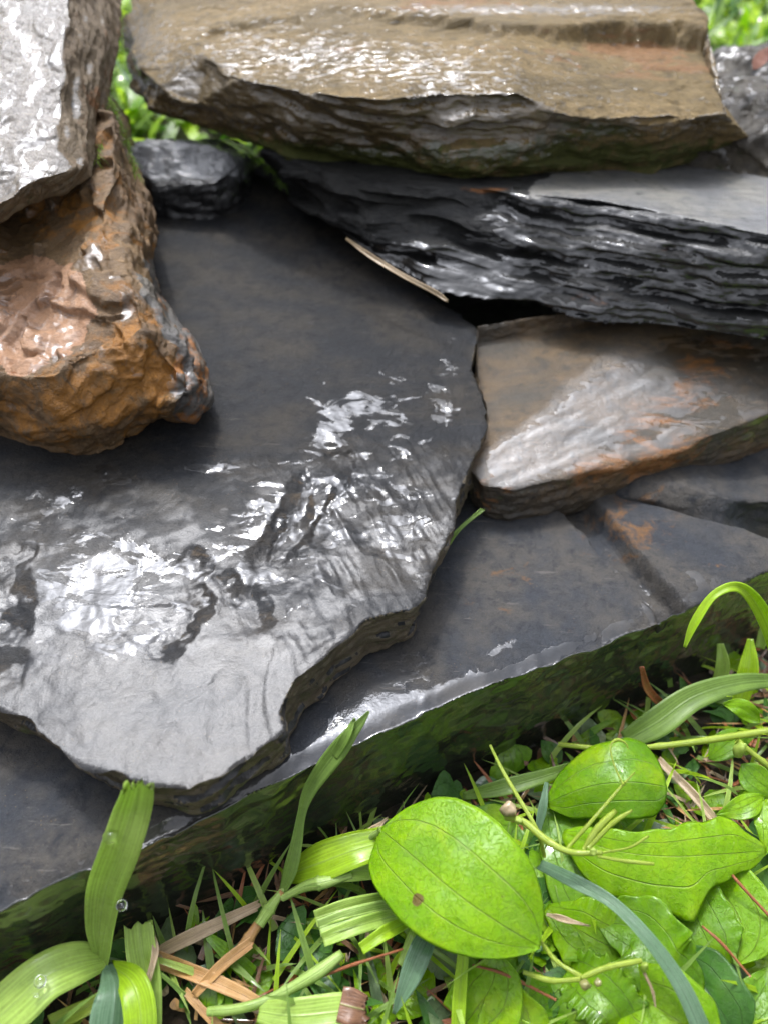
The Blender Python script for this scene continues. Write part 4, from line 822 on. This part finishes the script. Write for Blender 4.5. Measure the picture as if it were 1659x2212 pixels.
# --- undergrowth: nobody could count it
def scatter(name, N_, area, mats, lab, hmin, hmax, lmin, lmax, wmin, wmax, seed, kindmix=.5, avoid=True, spread=1.0):
    rnd = np.random.RandomState(seed); co, fc, uv, mi = [], [], [], []
    def blocked(x, y):
        if not avoid: return False
        X_, Y_ = proj(np.array([[x, y, 0.]]))
        # keep behind the front foot of the lowest slab clear
        yl = 9.0+(x+11.4)*.49
        return y > yl-.1 and x < 20 and y < 52
    c = 0
    while c < N_:
        x = rnd.uniform(area[0], area[1]); y = rnd.uniform(area[2], area[3])
        if blocked(x, y): continue
        c += 1
        L_ = rnd.uniform(lmin, lmax); W_ = rnd.uniform(wmin, wmax); a = rnd.uniform(0, 2*math.pi); el_ = rnd.uniform(hmin, hmax); bend = rnd.uniform(.3, 1.6)*el_
        isleaf = rnd.rand() < kindmix; ns_ = 6; z0 = float(gz(x, y))-.1+rnd.uniform(0, .5)*spread; p = np.array((x, y, z0)); base = len(co)
        if isleaf: L_ *= .55; W_ *= 2.8
        sd = np.array((-math.sin(a), math.cos(a), rnd.uniform(-.3, .3)))
        k = rnd.randint(len(mats))
        for i in range(ns_):
            u = i/(ns_-1); e = el_-bend*u
            w_ = W_*(math.sin(math.pi*min(1, .08+u*.92)**.8) if isleaf else (1-u**2.5)*.9+.05)
            for s in (-1, 0, 1):
                co.append(p+sd*s*w_+np.array((0, 0, .25*w_*abs(s)))); uv.append((u, s))
            p = p+np.array((math.cos(a)*math.cos(e), math.sin(a)*math.cos(e), math.sin(e)))*L_/ns_
            p[2] = max(p[2], z0*.5+.02)
        for i in range(ns_-1):
            for j in (0, 1):
                b_ = base+i*3+j; fc.append((b_, b_+1, b_+4, b_+3)); mi.append(k)
    o = link_mesh(name, co, fc, mats[0], uv=np.array(uv), attrs={'spot': np.zeros(len(co))})
    for m_ in mats[1:]: o.data.materials.append(m_)
    o.data.polygons.foreach_set('material_index', np.array(mi, np.int32)); tag(o, lab, 'undergrowth', kind='stuff'); return o
scatter('leaf_litter', 3200, (-22, 32, -2, 40), [B_tan, B_brown, B_straw, B_brown, B_red], 'brown and tan dead leaf litter on the wet soil', -.1, .5, .6, 2.8, .03, .11, 3, .15)
scatter('ground_cover', 1300, (-22, 34, -2, 40), [L_mid, L_deep, L_deep, L_bright, L_grey], 'low green leaves covering the soil', .0, .8, 1.0, 3.0, .15, .35, 5, .8)
scatter('short_grass', 1200, (-22, 34, -2, 42), [B_olive, B_fresh, B_bright, B_olive], 'short green grass between the leaves', .2, 1.2, 2.0, 5.0, .05, .15, 7, 0)
scatter('lush_ground_cover', 700, (3, 22, 1, 14), [L_mid, L_bright, L_mid, L_deep], 'dense wet green leaves at the lower right', .0, .7, 2.0, 3.6, .25, .5, 15, .9)
scatter('bank_grass', 5200, (-45, 75, 54, 130), [B_olive, B_fresh, L_mid, B_olive, L_deep, B_bright], 'bright green grass and leaves on the bank behind the stones', .3, 1.4, 4, 10, .25, .6, 9, .35, avoid=False)
scatter('verge_grass', 900, (21, 60, 20, 60), [B_bright, B_fresh, L_mid, B_olive], 'green grass to the right of the stone pile', .3, 1.4, 3, 8, .15, .4, 13, .3, avoid=False)
fl = leaf('fallen_leaf', [(1625, 150, 19.5), (1650, 120, 20), (1700, 95, 20)], oval(14, 14), leaf_mat('faded pink leaf', (.36, .17, .12), (.42, .22, .16), vein=(.4, .25, .2), tr=(1, .9, .8)), None, seed=71)
tag(fl, 'faded pink dead leaf on the rocks at the top right edge', 'leaf')

# --- fringe of moss threads along the edges of the gap at the back
def fringe(name, lines, mat, lab, seed, n_=260, ln=.45):
    rnd = np.random.RandomState(seed); co, fc, uv = [], [], []
    for pts in lines:
        P = np.array([U(*p) for p in pts]); Q = spline(P, 60)
        for _ in range(n_):
            p = Q[rnd.randint(60)]+rnd.normal(0, .06, 3); d = rnd.normal(0, 1, 3)+np.array((.3, -.5, -.2)); d /= np.linalg.norm(d)
            s_ = np.cross(d, rnd.normal(0, 1, 3)); s_ /= np.linalg.norm(s_); L_ = ln*rnd.uniform(.3, 1); b_ = len(co)
            for u in (0, .5, 1):
                for sg in (-1, 1): co.append(p+d*L_*u+np.array((0, 0, -.15*u*u))+s_*sg*.018*(1-.8*u)); uv.append((u, sg))
            fc += [(b_, b_+1, b_+3, b_+2), (b_+2, b_+3, b_+5, b_+4)]
    o = link_mesh(name, co, fc, mat, uv=np.array(uv), attrs={'spot': np.zeros(len(co))}); return tag(o, lab, 'moss', kind='stuff')
fringe('moss_fringe', [[(262, 20, 22.2), (262, 100, 21.6), (247, 180, 20.5), (228, 270, 19.5), (212, 350, 18.8)], [(238, 210, 20.4), (268, 290, 18.6), (300, 380, 17.2)],
       [(540, 330, 15.8), (590, 370, 15.2), (615, 400, 14.8)]], B_olive, 'thin green moss threads on the stone edges round the gap at the back', 5)
# things of one kind carry one group
GR = {'stone': 'stones of the dry stacked pile', 'grass': 'grass tufts in front of the pile', 'plant': 'low plants in front of the pile', 'straw': 'dry straws on the ground',
      'dead grass': 'dead blades lying about', 'stalk': 'thin dry stalks lying over the leaves'}
for o in bpy.data.objects:
    if o.parent is None and 'category' in o and 'group' not in o and 'kind' not in o and o['category'] in GR: o['group'] = GR[o['category']]
